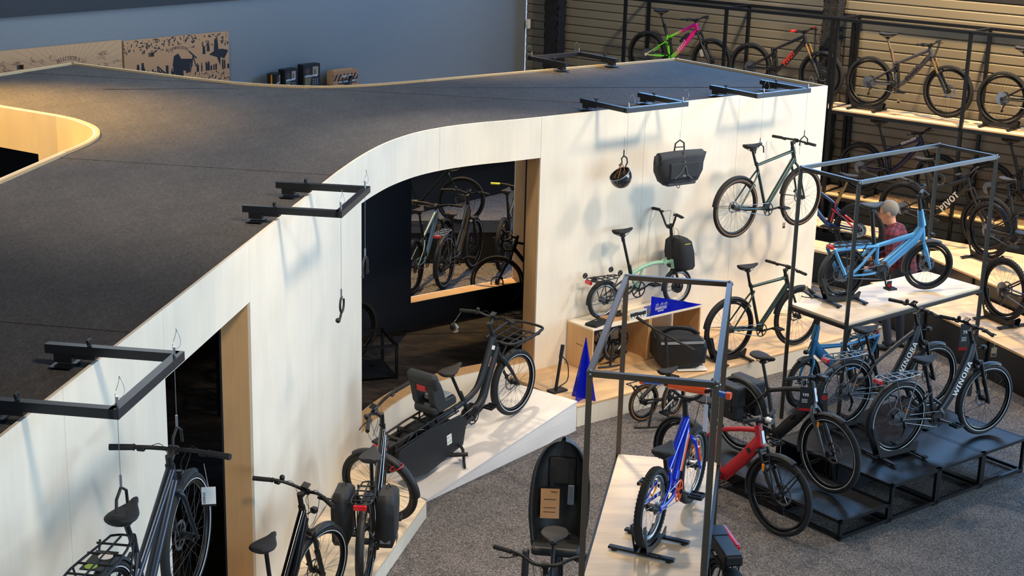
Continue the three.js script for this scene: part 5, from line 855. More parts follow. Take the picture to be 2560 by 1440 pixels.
// folded bike inside the left compartment
function foldedBike(label, pos, yaw, tanWall, o = {}) {
  const g = thing('folded_bike', label, 'bicycle', pos, yaw);
  const w1 = wheel(g, 'rear_wheel', 0.205, 0.036, 0, 0.21, { noDisc: 1, rimM: tanWall ? M.rim : M.alu, wall: tanWall ? M.tan : null, tyre: tanWall ? paint(0x2a211a, 0.8) : M.rubber, spokes: 24 }, false);
  const w2 = wheel(g, 'front_wheel', 0.205, 0.036, o.fx ?? 0.1, o.fy ?? 0.23, { noDisc: 1, rimM: tanWall ? M.rim : M.alu, wall: tanWall ? M.tan : null, tyre: tanWall ? paint(0x2a211a, 0.8) : M.rubber, spokes: 24 }, true); w2.position.z = o.fz ?? 0.16; w2.rotation.y = o.fa || 0;
  part(g, 'frame', [sweep([[-0.12, 0.3, 0.08], [0.1, 0.42, 0.08], [0.3, 0.4, 0.08]], 0.021, { n: 10, smooth: 8 }), rod([0.3, 0.42, 0.08], [0.28, 0.22, 0.08], 0.018, 8), rod([0.28, 0.22, 0.08], [0.0, 0.21, 0.05], 0.012, 8), rod([0.28, 0.22, 0.08], [0.0, 0.21, -0.05], 0.012, 8)], M.black);
  part(g, 'seatpost', rod([0.3, 0.05, 0.08], [0.26, 0.5, 0.08], 0.016, 10), M.black);
  const s = group(g, 'saddle'); s.position.set(0.25, 0.53, 0.08); part(s, 'padding', saddleGeo(0.26, 0.15), M.blackSoft);
  const c = group(g, 'crankset'); c.position.set(0.28, 0.22, 0.0); part(c, 'chainring', ringGeo(0.095).clone().translate(0, 0, 0.13), M.black); part(c, 'crank_arm', sweep([[0, 0, 0.14], [-0.13, -0.08, 0.15]], 0.013, { n: 6 }), M.alu); part(c, 'pedal', pedalGeo().clone().translate(-0.15, -0.09, 0.2), M.black);
  part(g, 'handlebar', [rod([-0.1, 0.3, 0.24], [-0.16, 0.05, 0.26], 0.014, 8), sweep([[-0.3, 0.06, 0.2], [-0.16, 0.05, 0.26], [0.02, 0.04, 0.3]], 0.013, { n: 8, smooth: 6 })], M.black);
  part(g, 'rack', [rod([-0.2, 0.43, 0.06], [0.12, 0.43, 0.06], 0.006), rod([-0.2, 0.43, -0.06], [0.12, 0.43, -0.06], 0.006), rod([-0.2, 0.43, -0.06], [-0.2, 0.43, 0.06], 0.006), rod([0.0, 0.43, -0.06], [0.0, 0.43, 0.06], 0.006), rod([0, 0.21, 0.05], [-0.15, 0.43, 0.06], 0.005), rod([0, 0.21, -0.05], [-0.15, 0.43, -0.06], 0.005)], M.black);
  for (const [x, y] of [[-0.2, 0.43], [0.12, 0.43], [0.3, 0.032]]) part(g, 'small_wheel', new THREE.TorusGeometry(0.022, 0.009, 6, 14).translate(x, y, 0.08), M.black);
  part(g, 'cable', [sweep([[-0.1, 0.3, 0.2], [0.0, 0.46, 0.22], [0.14, 0.4, 0.16], [0.2, 0.2, 0.12]], 0.003, { n: 4, smooth: 12 }), sweep([[-0.12, 0.28, 0.2], [-0.05, 0.5, 0.1], [0.1, 0.44, 0.05]], 0.003, { n: 4, smooth: 10 })], M.black);
  if (o.tall) {
    part(g, 'stem', [rod([0.42, 0.42, 0.06], [0.63, 0.3, -0.3], 0.016, 8), rod([0.63, 0.24, -0.3], [0.64, 0.7, -0.38], 0.017, 10), cyl(0.03, 0.034, 0.07, 0.63, 0.26, -0.3)], M.black);
    part(g, 'tall_bar', sweep([[0.62, 0.8, -0.8], [0.64, 0.73, -0.5], [0.64, 0.71, -0.3], [0.66, 0.66, 0.02]], 0.0125, { n: 8, smooth: 10 }), M.black);
    part(g, 'grip', rod([0.62, 0.805, -0.82], [0.628, 0.775, -0.7], 0.018, 10), M.blackSoft); part(g, 'grip', rod([0.655, 0.68, -0.1], [0.66, 0.655, 0.04], 0.018, 10), M.blackSoft);
    part(g, 'brake_lever', sweep([[0.64, 0.75, -0.6], [0.68, 0.68, -0.62], [0.7, 0.62, -0.6]], 0.008, { n: 6, smooth: 6 }), M.black);
  }
  return g;
}
foldedBike('folded black folding bike packed into the left compartment of the cube shelf', onWall(0.72, 0.24, 0.246).toArray(), platYaw + 0.25, false, { fz: 0.12 });
foldedBike('half-folded black folding bike with tan tyres on the floor below the cube shelf', [1.39, 0, -14.86], platYaw, true, { fx: 0.33, fy: 0.215, fz: 0.1, fa: 0.2, tall: 1 });
{ // big black front bag with handlebar on the folding bike in the right compartment
  const g = thing('cargo_bag', 'big black cube-shaped cycling bag with grey trim standing in the right compartment', 'bag', onWall(1.42, 0.72, 0.226).toArray(), platYaw - 0.5); g.scale.set(1.3, 1.2, 1.3);
  part(g, 'body', loft([[0.03, 0.16, 0.16], [0.08, 0.185, 0.185], [0.26, 0.19, 0.19], [0.31, 0.17, 0.17]].map(([y, a, b]) => [[-1, -1], [0, -1.05], [1, -1], [1.04, 0], [1, 1], [0, 1.05], [-1, 1], [-1.04, 0]].map(([x, z]) => V(x * a, y, z * b)))), M.blackSoft);
  part(g, 'reflective_trim', [bx(0.37, 0.022, 0.006, 0, 0.275, 0.197), bx(0.006, 0.022, 0.37, 0.195, 0.275, 0)], paint(0x9aa0a6, 0.4)); part(g, 'side_pocket', loft([[0.04, 0.1], [0.2, 0.14], [0.24, 0.1]].map(([y, w]) => [[0, -1], [0.5, -1.0], [0.7, 0], [0.5, 1], [0, 1]].map(([x, z]) => V(0.185 + x * 0.1, y, z * w)))), paint(0x1c2836, 0.8)); part(g, 'carry_strap', sweep([[-0.15, 0.31, 0.02], [-0.05, 0.37, 0.05], [0.1, 0.36, 0.07], [0.18, 0.3, 0.05]], 0.02, { n: 6, side: 0.3, smooth: 10 }), M.black); part(g, 'white_sheet', bx(0.26, 0.004, 0.22, 0.1, 0.012, 0.1), M.white);
}
// ---------------------------------------------------------------- touring e-bikes on the black platform
const dark = paint(0x2c3138, 0.38, 0.35);
const TOUR = { r: 0.355, tw: 0.055, wb: 1.13, bb: [0.47, 0.28], ht: [0.86, 0.98], hb: [0.93, 0.8], st: [0.37, 0.6], sad: [0.29, 0.9], clamp: [0.875, 1.11], paint: dark, fork: 'susp', fenders: 1, fenderM: paint(0x24272c, 0.45, 0.2), motor: 0.7, stripe: 1, rack: { y: 0.77, x0: -0.27, x1: 0.19, w: 0.075, m: M.alu }, sadL: 0.27, sadW: 0.19, ca: -0.35, lamp: 1, discR: 0.085, rimD: 0.024,
  tubes: [{ p: [[0.875, 0.95], [0.84, 0.82], [0.7, 0.55], [0.56, 0.36], [0.48, 0.29]], r: [0.04, 0.056, 0.055, 0.05, 0.045], smooth: 12, side: 0.75, n: 12 }, { p: [[0.37, 0.62], [0.46, 0.28]], r: 0.02 }, { p: [[0.39, 0.5], [0.55, 0.4]], r: 0.016 }], ss: [0.375, 0.55], bar: { w: 0.66, rise: 0.03, back: 0.12, spacer: 0.09, display: 2, bell: 1, noCable: true }, pedalReflector: 1 };
bicycle('touring_e_bike', 'dark grey low-step touring e-bike with white lettering nearest on the black platform', merged(TOUR, { lettering: { t: 'WINORA', s: 0.062, p: [0.745, 0.635], a: Math.atan2(0.29, 0.155), z: 0.043 } }), [3.575, 0.375, -13.215], 30.5 * DEG, { group: 'dark touring e-bikes on the platform' });
bicycle('touring_e_bike', 'dark grey touring e-bike with high top tube behind the nearest one on the platform', merged(TOUR, { r: 0.34, wb: 1.12, clamp: [0.895, 1.06], ht: [0.855, 0.93], hb: [0.925, 0.76], st: [0.3, 0.66], sad: [0.2, 0.97], sadM: M.blackSoft, rack: { y: 0.73, x0: -0.27, x1: 0.19, w: 0.075, m: M.alu }, ss: [0.32, 0.58], lettering: { t: 'WINORA', s: 0.062, p: [0.735, 0.595], a: Math.atan2(0.29, 0.17), z: 0.043 },
  tubes: [{ p: [[0.87, 0.9], [0.83, 0.77], [0.7, 0.53], [0.56, 0.35], [0.48, 0.29]], r: [0.04, 0.056, 0.055, 0.05, 0.045], smooth: 12, side: 0.75, n: 12 }, { p: [[0.3, 0.68], [0.46, 0.28]], r: 0.02 }, { p: [[0.86, 0.86], [0.62, 0.74], [0.32, 0.57]], r: [0.026, 0.022, 0.018], smooth: 6 }] }), [3.235, 0.375, -13.905], 30 * DEG, { group: 'dark touring e-bikes on the platform' });
dock('wheel dock under the nearest dark touring e-bike', [3.575, 0.361, -13.215], 30.5 * DEG, { r: 0.35 }); dock('wheel dock under the rear dark touring e-bike', [3.235, 0.361, -13.905], 30 * DEG, { r: 0.33 });
// speed e-bikes: black one on the step, red one on the floor
const SPEED = { r: 0.36, tw: 0.056, wb: 1.14, bb: [0.47, 0.3], ht: [0.845, 0.92], hb: [0.895, 0.75], st: [0.335, 0.72], sad: [0.26, 1.0], clamp: [0.915, 0.99], fork: 'mono', rhubR: 0.07, belt: 1, ringR: 0.085, noPedal: 0, fenders: 1, fenderM: M.black, stripe: 1, ca: 0.15, discR: 0.1, sadL: 0.28, sadW: 0.17,
  tubes: [{ p: [[0.885, 0.79], [0.7, 0.56], [0.49, 0.33]], r: [0.062, 0.06, 0.056], side: 0.58, n: 12 }, { p: [[0.85, 0.88], [0.6, 0.81], [0.33, 0.71]], r: [0.026, 0.022, 0.02], smooth: 5 }, { p: [[0.33, 0.74], [0.46, 0.3]], r: 0.021 }], ss: [0.33, 0.7], htR: 0.036, bar: { w: 0.7, rise: 0.015, back: 0.07, spacer: 0.04, noCable: true } };
{
  const b = bicycle('speed_e_bike', 'black and grey e-bike with saddle bags standing on the low step', merged(SPEED, { paint: paint(0x1d1e20, 0.5), forkM: paint(0x55595e, 0.35, 0.5), stayM: paint(0x2a2b2e, 0.5), ht: [0.85, 0.95], hb: [0.905, 0.77], clamp: [0.93, 1.03], sad: [0.24, 1.03] }), [2.2, 0.2, -13.63], -54 * DEG);
  part(b, 'head_badge', rb(0.012, 0.13, 0.03, 0.004, 0.915, 0.85, 0.0, 0, 0, 0.28), M.alu); part(b, 'side_reflector', rb(0.02, 0.05, 0.012, 0.003, 1.03, 0.62, 0.065), M.amber); part(b, 'front_lamp', rb(0.07, 0.05, 0.06, 0.01, 1.0, 1.03, 0), M.black);
  part(b, 'bracket_lock', rb(0.04, 0.04, 0.06, 0.01, 0.7, 0.58, 0.045, 0, 0, 0.8), M.black);
  for (const [s, l] of [[1, 'black leather-like saddle bag on the near side of the black and grey e-bike'], [-1, 'black saddle bag on the far side of the black and grey e-bike']]) {
    const y = -54 * DEG, n = V(Math.sin(y), 0, Math.cos(y)), d = V(Math.cos(y), 0, -Math.sin(y)), p = V(2.2, 0.62, -13.63).addScaledVector(n, s * 0.13).addScaledVector(d, -0.06);
    const g = thing('saddle_bag', l, 'bag', p.toArray(), y, 'saddle bags of the black and grey e-bike');
    part(g, 'body', rb(0.36, 0.32, 0.12, 0.03, 0, 0.1, 0), M.blackSoft); part(g, 'flap', rb(0.365, 0.2, 0.128, 0.02, 0, 0.175, 0), paint(0x1b1c1e, 0.6)); part(g, 'strap', [bx(0.025, 0.16, 0.004, 0.11, 0.1, s * 0.067), rb(0.035, 0.03, 0.01, 0.004, 0.11, 0.04, s * 0.068)], M.black); part(g, 'stud', [ball(0.006, -0.1, 0.09, s * 0.066), ball(0.006, -0.1, 0.07, s * 0.066)], M.alu);
  }
  const r = bicycle('speed_e_bike', 'red e-bike with black suspension fork standing on the carpet', merged(SPEED, { paint: paint(0xb01722, 0.4), fork: 'susp', forkM: M.black, stripe: 0, rimD: 0.02, bar: { w: 0.4, noLever: 1 }, sad: [0.25, 0.98] }), [1.62, 0, -13.08], -49.8 * DEG);
  part(r, 'head_badge', rb(0.01, 0.12, 0.035, 0.004, 0.912, 0.83, 0.0, 0, 0, 0.28), M.alu); part(r, 'side_reflector', rb(0.024, 0.06, 0.012, 0.003, 1.0, 0.6, 0.078), M.amber);
  part(r, 'fender_brace', [-1, 1].flatMap(s => [sweep([[1.14, 0.36, s * 0.068], [1.05, 0.6, s * 0.05], [1.02, 0.71, s * 0.03]], 0.007, { n: 6 }), sweep([[1.14, 0.36, s * 0.068], [1.3, 0.58, s * 0.05], [1.35, 0.66, s * 0.03]], 0.007, { n: 6 })]), M.blackSoft);
  part(r, 'tube_badge', rb(0.04, 0.045, 0.004, 0.002, 0.79, 0.68, 0.04, 0, 0, 0.85), M.black); part(r, 'front_lamp', [cyl(0.03, 0.026, 0.06, 0.97, 1.0, 0.0, 0, 0, Math.PI / 2)], M.chrome);
}
// blue compact e-bikes
const skyBlue = paint(0x4f93c4, 0.3, 0.25);
const COMPACT = { r: 0.272, tw: 0.058, wb: 1.1, bb: [0.47, 0.27], ht: [0.93, 0.86], hb: [1.0, 0.56], st: [0.4, 0.42], sad: [0.3, 1.0], clamp: [0.92, 1.1], paint: skyBlue, forkM: skyBlue, fork: 'mono', fenders: 1, fenderM: paint(0x2a2d31, 0.5), motor: 0.5, discR: 0.085, postR: 0.021, knob: 0, ca: -1.3, stripe: 0, spokes: 24, rimD: 0.022,
  tubes: [{ p: [[0.97, 0.7], [0.9, 0.6], [0.72, 0.46], [0.49, 0.3]], r: [0.044, 0.06, 0.06, 0.056], smooth: 10, side: 0.7, n: 12 }, { p: [[0.88, 0.62], [0.6, 0.575], [0.38, 0.54]], r: [0.03, 0.024, 0.022], smooth: 6 }, { p: [[0.4, 0.55], [0.41, 0.4], [0.46, 0.28]], r: [0.03, 0.028, 0.03] }, { p: [[0.93, 0.88], [0.97, 0.72]], r: [0.03, 0.045] }, ...[-1, 1].flatMap(s => [{ p: [[0.4, 0.55, s * 0.03], [0.1, 0.56, s * 0.06], [-0.18, 0.555, s * 0.065]], r: 0.017, smooth: 6 }, { p: [[-0.17, 0.555, s * 0.065], [-0.02, 0.29, s * 0.07]], r: 0.019 }, { p: [[0.36, 0.53, s * 0.035], [0.2, 0.38, s * 0.05], [0.03, 0.26, s * 0.07]], r: 0.016, smooth: 6 }])],
  rack: { y: 0.6, x0: -0.17, x1: 0.28, w: 0.07 }, bar: { w: 0.64, rise: 0.05, back: 0.16, spacer: 0.16, display: 1, gripM: paint(0x3c3f42, 0.7), noCable: true }, lamp: 1, lampY: -0.1, htR: 0.032, sadL: 0.27, sadW: 0.19, sadM: paint(0x2e3338, 0.7) };
bicycle('compact_e_bike', 'light blue compact e-bike with small wheels on the display frame shelf', merged(COMPACT, { steer: -0.3 }), [3.40, 1.265, -15.21], 25 * DEG, { group: 'blue compact e-bikes' });
bicycle('compact_e_bike', 'deeper blue compact e-bike facing left under the display frame', merged(COMPACT, { paint: paint(0x25719f, 0.32, 0.2), forkM: paint(0x25719f, 0.32, 0.2), wb: 1.12, sad: [0.27, 0.9], knob: 1 }), [3.93, 0, -16.2], -136 * DEG, { group: 'blue compact e-bikes' });
dock('wheel dock under the light blue e-bike on the display frame', [3.40, 1.251, -15.21], 25 * DEG, { r: 0.3 });
// ---------------------------------------------------------------- children's bike in its frame
{
  const blue = paint(0x1237c8, 0.22, 0.1, 0.6), y = 65 * DEG;
  const b = bicycle('childrens_bike', 'shiny blue and orange children\'s bike standing on the near display frame', { r: 0.272, tw: 0.055, knob: 1, wb: 0.82, bb: [0.4, 0.25], ht: [0.6, 0.72], hb: [0.64, 0.58], st: [0.27, 0.44], sad: [0.22, 0.62], clamp: [0.62, 0.83], paint: blue, forkM: blue, tubes: [{ p: [[0.63, 0.62], [0.42, 0.27]], r: [0.032, 0.028] }, { p: [[0.605, 0.69], [0.28, 0.43]], r: [0.028, 0.024] }, { p: [[0.27, 0.46], [0.4, 0.26]], r: 0.02 }], ss: [0.29, 0.4], rimM: M.alu, spokeM: M.spokeBright, noDisc: 1, belt: 1, ringR: 0.075, ringM: M.orange, crankL: 0.125, ca: -0.5, bar: { w: 0.6, rise: 0.1, back: 0.06, spacer: 0.09, gripM: paint(0x1f5fc0, 0.4), endM: M.orange, flare: 1, grip: 0.11, gr: 0.019, noLever: 1 }, sadL: 0.23, sadW: 0.16, sadM: M.blackSoft, wheelReflector: 1, pedalReflector: 1, steer: 0.0 }, [0.955, 1.265, -9.275], y);
  part(b, 'bar_pad', sweep([[0.6, 0.925, -0.13], [0.6, 0.925, 0.13]], 0.034, { n: 10 }), M.orange); part(b, 'cross_bar', rod([0.6, 0.915, -0.16], [0.6, 0.915, 0.16], 0.01, 8), M.black);
  for (const s of [-1, 1]) { part(b, 'orange_stripe', flatShape([[0.47, 0.37], [0.5, 0.35], [0.62, 0.57], [0.6, 0.6]], 0.002).translate(0, 0, s * 0.033), M.orange); part(b, 'white_stripe', flatShape([[0.455, 0.375], [0.465, 0.368], [0.6, 0.615], [0.59, 0.625]], 0.002).translate(0, 0, s * 0.0325), M.white); part(b, 'fork_stripe', rod([0.72, 0.46, s * 0.066], [0.78, 0.34, s * 0.071], 0.011, 6), M.orange); }
  part(b, 'coaster_brake_arm', rb(0.16, 0.02, 0.006, 0.003, 0.1, 0.255, -0.06), M.alu);
  dock('wheel dock under the blue and orange children\'s bike', [0.955, 1.251, -9.275], y, { r: 0.27 });
}
// ---------------------------------------------------------------- long-tail cargo bike on the ramp
{
  const gm = paint(0x23272b, 0.45, 0.25), y = 53.2 * DEG;
  const b = bicycle('cargo_bike', 'long-tail anthracite cargo e-bike with child seat and front rack on the white ramp', { r: 0.335, rr: 0.255, tw: 0.058, rtw: 0.06, wb: 1.5, bb: [0.78, 0.29], ht: [1.2, 0.98], hb: [1.27, 0.76], st: [0.67, 0.56], sad: [0.57, 0.86], clamp: [1.24, 1.12], paint: gm, forkM: gm, fork: 'mono', motor: 0.3, stripe: 1, ca: 0.35, ringR: 0.085, discR: 0.09, noStays: 1, cables: true,
    tubes: [{ p: [[1.26, 0.82], [1.1, 0.56], [0.98, 0.36], [0.84, 0.29]], r: [0.04, 0.042, 0.044, 0.044], smooth: 10 }, { p: [[1.21, 0.94], [1.02, 0.62], [0.9, 0.5], [0.6, 0.44], [0.3, 0.43]], r: [0.044, 0.042, 0.034, 0.026, 0.024], smooth: 14, side: 0.8 }, { p: [[0.67, 0.57], [0.74, 0.4], [0.78, 0.3]], r: [0.024, 0.022, 0.03] }, { p: [[0.7, 0.5], [0.76, 0.46], [0.64, 0.45]], r: 0.02 }, ...[-1, 1].flatMap(s => [{ p: [[0.32, 0.43, s * 0.06], [0.2, 0.3, s * 0.09], [0.0, 0.255, s * 0.075]], r: 0.018, smooth: 6 }, { p: [[0.76, 0.29, s * 0.05], [0.3, 0.2, s * 0.09], [0.0, 0.25, s * 0.075]], r: 0.02, smooth: 6 }])],
    bar: { w: 0.66, rise: 0.05, back: 0.1, spacer: 0.1, display: 1, bell: 1, noCable: true }, sadL: 0.28, sadW: 0.18, sadM: paint(0x2c2724, 0.75), fenders: 1, fenderA: [130, 275], fenderF: [175, 288], pedalReflector: 0, lamp: 0 }, [-0.82, 0.082, -13.1], y, { pitch: 0.127 });
  part(b, 'rear_side_guard', [-1, 1].map(s => flatShape([[-0.34, 0.44], [-0.36, 0.3], [-0.28, 0.12], [0.0, 0.06], [0.52, 0.12], [0.6, 0.34], [0.5, 0.43], [0.1, 0.46]], 0.008, 0.004).translate(0, 0, s * 0.115)), paint(0x1d2125, 0.5));
  part(b, 'passenger_rack', [...[-1, 1].flatMap(s => [sweep([[-0.42, 0.52, s * 0.1], [0.0, 0.535, s * 0.11], [0.5, 0.54, s * 0.1]], 0.011, { n: 6 }), rod([-0.4, 0.465, s * 0.115], [0.5, 0.48, s * 0.115], 0.009), ...[-0.38, -0.1, 0.2, 0.46].map(x => rod([x, 0.465, s * 0.115], [x, 0.53, s * 0.105], 0.008))]), ...[-0.3, -0.12, 0.1, 0.3].map(x => bx(0.03, 0.012, 0.22, x, 0.53, 0)), rb(0.1, 0.025, 0.22, 0.008, -0.41, 0.525, 0)], M.black);
  part(b, 'tail_lamp', rb(0.02, 0.02, 0.17, 0.006, -0.47, 0.505, 0), M.redLens); part(b, 'rear_lamp_block', rb(0.07, 0.06, 0.09, 0.02, -0.44, 0.44, 0), M.black);
  part(b, 'foot_rest', [-1, 1].map(s => rod([0.3, 0.1, s * 0.1], [0.42, 0.1, s * 0.26], 0.02, 10)), M.black); part(b, 'kick_stand', [-1, 1].map(s => sweep([[0.45, 0.18, s * 0.08], [0.46, 0.12, s * 0.16], [0.38, 0.02, s * 0.24], [0.34, 0.0, s * 0.28]], [0.016, 0.015, 0.014, 0.012], { n: 8, smooth: 8 })), M.blackSoft);
  part(b, 'info_sticker', sheet(0.07, 0.1, 0.33, 0.26, 0.1245), canvasMat(70, 100, (x, w, h) => { x.fillStyle = '#eef0e6'; x.fillRect(0, 0, w, h); x.strokeStyle = '#3a4a66'; x.lineWidth = 4; x.beginPath(); x.arc(20, 28, 9, 0, 7); x.stroke(); x.beginPath(); x.arc(50, 70, 10, 0, 7); x.stroke(); x.fillStyle = '#8a9a20'; x.beginPath(); x.moveTo(10, 82); x.lineTo(30, 82); x.lineTo(20, 60); x.fill(); x.fillStyle = '#333'; x.fillRect(42, 24, 6, 6); x.fillRect(54, 24, 6, 6); }));
  const fr = []; const fy = 0.86, f0 = 1.3, f1 = 1.78, fw = 0.2;
  fr.push(sweep([[f0, fy, -fw * 0.8], [f1 - 0.04, fy, -fw], [f1, fy, -fw * 0.8], [f1, fy, fw * 0.8], [f1 - 0.04, fy, fw], [f0, fy, fw * 0.8], [f0 - 0.03, fy, 0], [f0, fy, -fw * 0.8]], 0.013, { n: 8, smooth: 32, twist: 1 }));
  for (let i = 0; i < 4; i++) fr.push(rod([f0 + 0.08 + i * 0.11, fy - 0.05, -fw * 0.85], [f0 + 0.08 + i * 0.11, fy - 0.05, fw * 0.85], 0.01)); for (const z of [-0.16, -0.05, 0.05, 0.16]) fr.push(rod([f0 + 0.02, fy - 0.05, z], [f1 - 0.03, fy - 0.05, z], 0.009)); for (const z of [-0.17, 0.17]) for (const x of [f0 + 0.04, f1 - 0.06]) fr.push(rod([x, fy, z * 1.1], [x, fy - 0.05, z], 0.009));
  fr.push(rod([f0 + 0.05, fy - 0.05, 0.05], [1.26, 0.7, 0.04], 0.012), rod([f0 + 0.05, fy - 0.05, -0.05], [1.26, 0.7, -0.04], 0.012)); part(b, 'front_rack', fr, M.black);
  part(b, 'mirror', [new THREE.SphereGeometry(0.055, 16, 10).scale(0.25, 1, 1).translate(1.12, 0.98, -0.4), rod([1.15, 1.16, -0.32], [1.13, 1.04, -0.4], 0.004)], M.chrome);
  part(b, 'bike_sticker', rb(0.04, 0.05, 0.002, 0.001, 1.165, 0.85, 0.036, 0, 0, 1.05), M.white); part(b, 'lettering', place(text('BTWIN', 0.022), 1.1, 0.73, 0.036, 0, 0, 1.02), paint(0xb08060, 0.5));
  const d = V(Math.cos(y), 0, -Math.sin(y)), cs = V(-0.82, 0, -13.1).addScaledVector(d, 0.22).setY(0.082 + 0.57 + 0.03);
  const c = thing('child_carrier', 'dark grey child seat with high back and light grey pad on the cargo bike', 'child seat', cs.toArray(), y); c.rotation.set(0, y, 0.127, 'YZX');
  const sm = paint(0x24282b, 0.55);
  part(c, 'seat_shell', [rb(0.34, 0.09, 0.26, 0.035, 0.02, 0.045, 0), rb(0.2, 0.05, 0.27, 0.02, 0.06, 0.085, 0)], sm);
  part(c, 'backrest', [flatShape([[-0.08, 0.03], [0.03, 0.03], [-0.02, 0.22], [-0.05, 0.3], [-0.15, 0.3], [-0.13, 0.12]], 0.05, 0.012).translate(0, 0, -0.1), flatShape([[-0.08, 0.03], [0.03, 0.03], [-0.02, 0.22], [-0.05, 0.3], [-0.15, 0.3], [-0.13, 0.12]], 0.05, 0.012).translate(0, 0, 0.1), rb(0.09, 0.17, 0.34, 0.04, -0.12, 0.34, 0, 0, 0, 0.25)], sm);
  part(c, 'seat_pad', [rb(0.19, 0.02, 0.2, 0.008, 0.06, 0.112, 0), rb(0.03, 0.05, 0.14, 0.01, -0.04, 0.13, 0)], paint(0x9ba1a6, 0.8)); part(c, 'red_reflector', rb(0.02, 0.06, 0.11, 0.008, -0.155, 0.27, 0), M.red); part(c, 'base_clamp', rb(0.16, 0.05, 0.12, 0.01, -0.02, -0.025, 0), M.black);
  part(c, 'belt', sweep([[0.0, 0.13, 0.06], [0.03, 0.16, 0.03], [0.0, 0.13, -0.02]], 0.008, { n: 5, smooth: 6 }), M.black);
}
// ---------------------------------------------------------------- bikes along the pier and at the near wall
const glossBlack = paint(0x07080c, 0.14, 0.3, 1);
const URBAN = { r: 0.36, tw: 0.055, wb: 1.12, bb: [0.45, 0.29], ht: [0.86, 0.99], hb: [0.92, 0.8], st: [0.31, 0.66], sad: [0.25, 0.99], clamp: [0.9, 1.11], paint: glossBlack, fork: 'susp', fenders: 1, stripe: 1, motor: 0.6, fenderM: paint(0x1c1d1f, 0.5), sadW: 0.18, sadL: 0.28, sadM: paint(0x242426, 0.7), tubes: [{ p: [[0.9, 0.88], [0.72, 0.58], [0.48, 0.31]], r: [0.045, 0.048, 0.046], side: 0.8, n: 12 }, { p: [[0.87, 0.95], [0.55, 0.6], [0.4, 0.45]], r: [0.026, 0.024, 0.02], smooth: 6 }, { p: [[0.31, 0.68], [0.44, 0.3]], r: 0.021 }], ss: [0.33, 0.6], bar: { w: 0.7, rise: 0.05, back: 0.16, spacer: 0.09, display: 1, bell: 1 } };
bicycle('urban_e_bike', 'glossy black e-bike with display and bell below the pier at the lower edge', merged(URBAN, { lamp: 1, steer: -0.25, clamp: [0.9, 1.09] }), [-1.68, 0.156, -9.19], 75 * DEG, { group: 'glossy black urban e-bikes' });
{
  const y = 87 * DEG, b = bicycle('urban_e_bike', 'glossy black e-bike with two hard side cases and turned front wheel on the plinth', merged(URBAN, { steer: 1.2, rack: { y: 0.8, x0: -0.3, x1: 0.12, w: 0.075, m: M.black }, wb: 1.12, clamp: [0.89, 1.12] }), [-1.07, 0.156, -10.78], y, { group: 'glossy black urban e-bikes' });
  part(b, 'red_zip_tie', new THREE.TorusGeometry(0.06, 0.005, 6, 20).rotateX(1.2).translate(0.86, 0.62, 0.12), M.red);
  for (const [s, l] of [[1, 'black hard side case on the near right side of the rack of the turned-wheel e-bike'], [-1, 'black hard side case on the left side of the rack of the turned-wheel e-bike']]) {
    const n = V(Math.sin(y), 0, Math.cos(y)), p = V(-1.07, 0.156 + 0.42, -10.78).addScaledVector(n, s * 0.17).add(V(0, 0, 0.06));
    const g = thing('side_case', l, 'pannier', p.toArray(), y, 'black hard side cases');
    part(g, 'case_body', loft([[-0.02, 0.12, 0.05], [0.02, 0.14, 0.065], [0.25, 0.16, 0.07], [0.36, 0.15, 0.07], [0.41, 0.1, 0.05]].map(([yy, a, bb]) => [[-1, -1], [0, -1.03], [1, -1], [1.03, 0], [1, 1], [0, 1.06], [-1, 1], [-1.03, 0]].map(([x, z]) => V(x * a - (yy > 0.3 ? 0.02 : 0), yy, z * bb)))), paint(0x1b1d1f, 0.6)); part(g, 'reflective_panel', bx(0.006, 0.07, 0.08, -0.142, 0.06, 0), paint(0x6a6e73, 0.4)); part(g, 'handle_loop', sweep([[0.0, 0.4, -0.02], [0.03, 0.44, 0], [0.05, 0.4, 0.02]], 0.005, { n: 5, smooth: 6 }), M.black); part(g, 'rib', Array.from({ length: 6 }, (_, i) => bx(0.1, 0.004, 0.004, -0.02, 0.0 + i * 0.012, s * 0.074)), M.alu);
  }
}
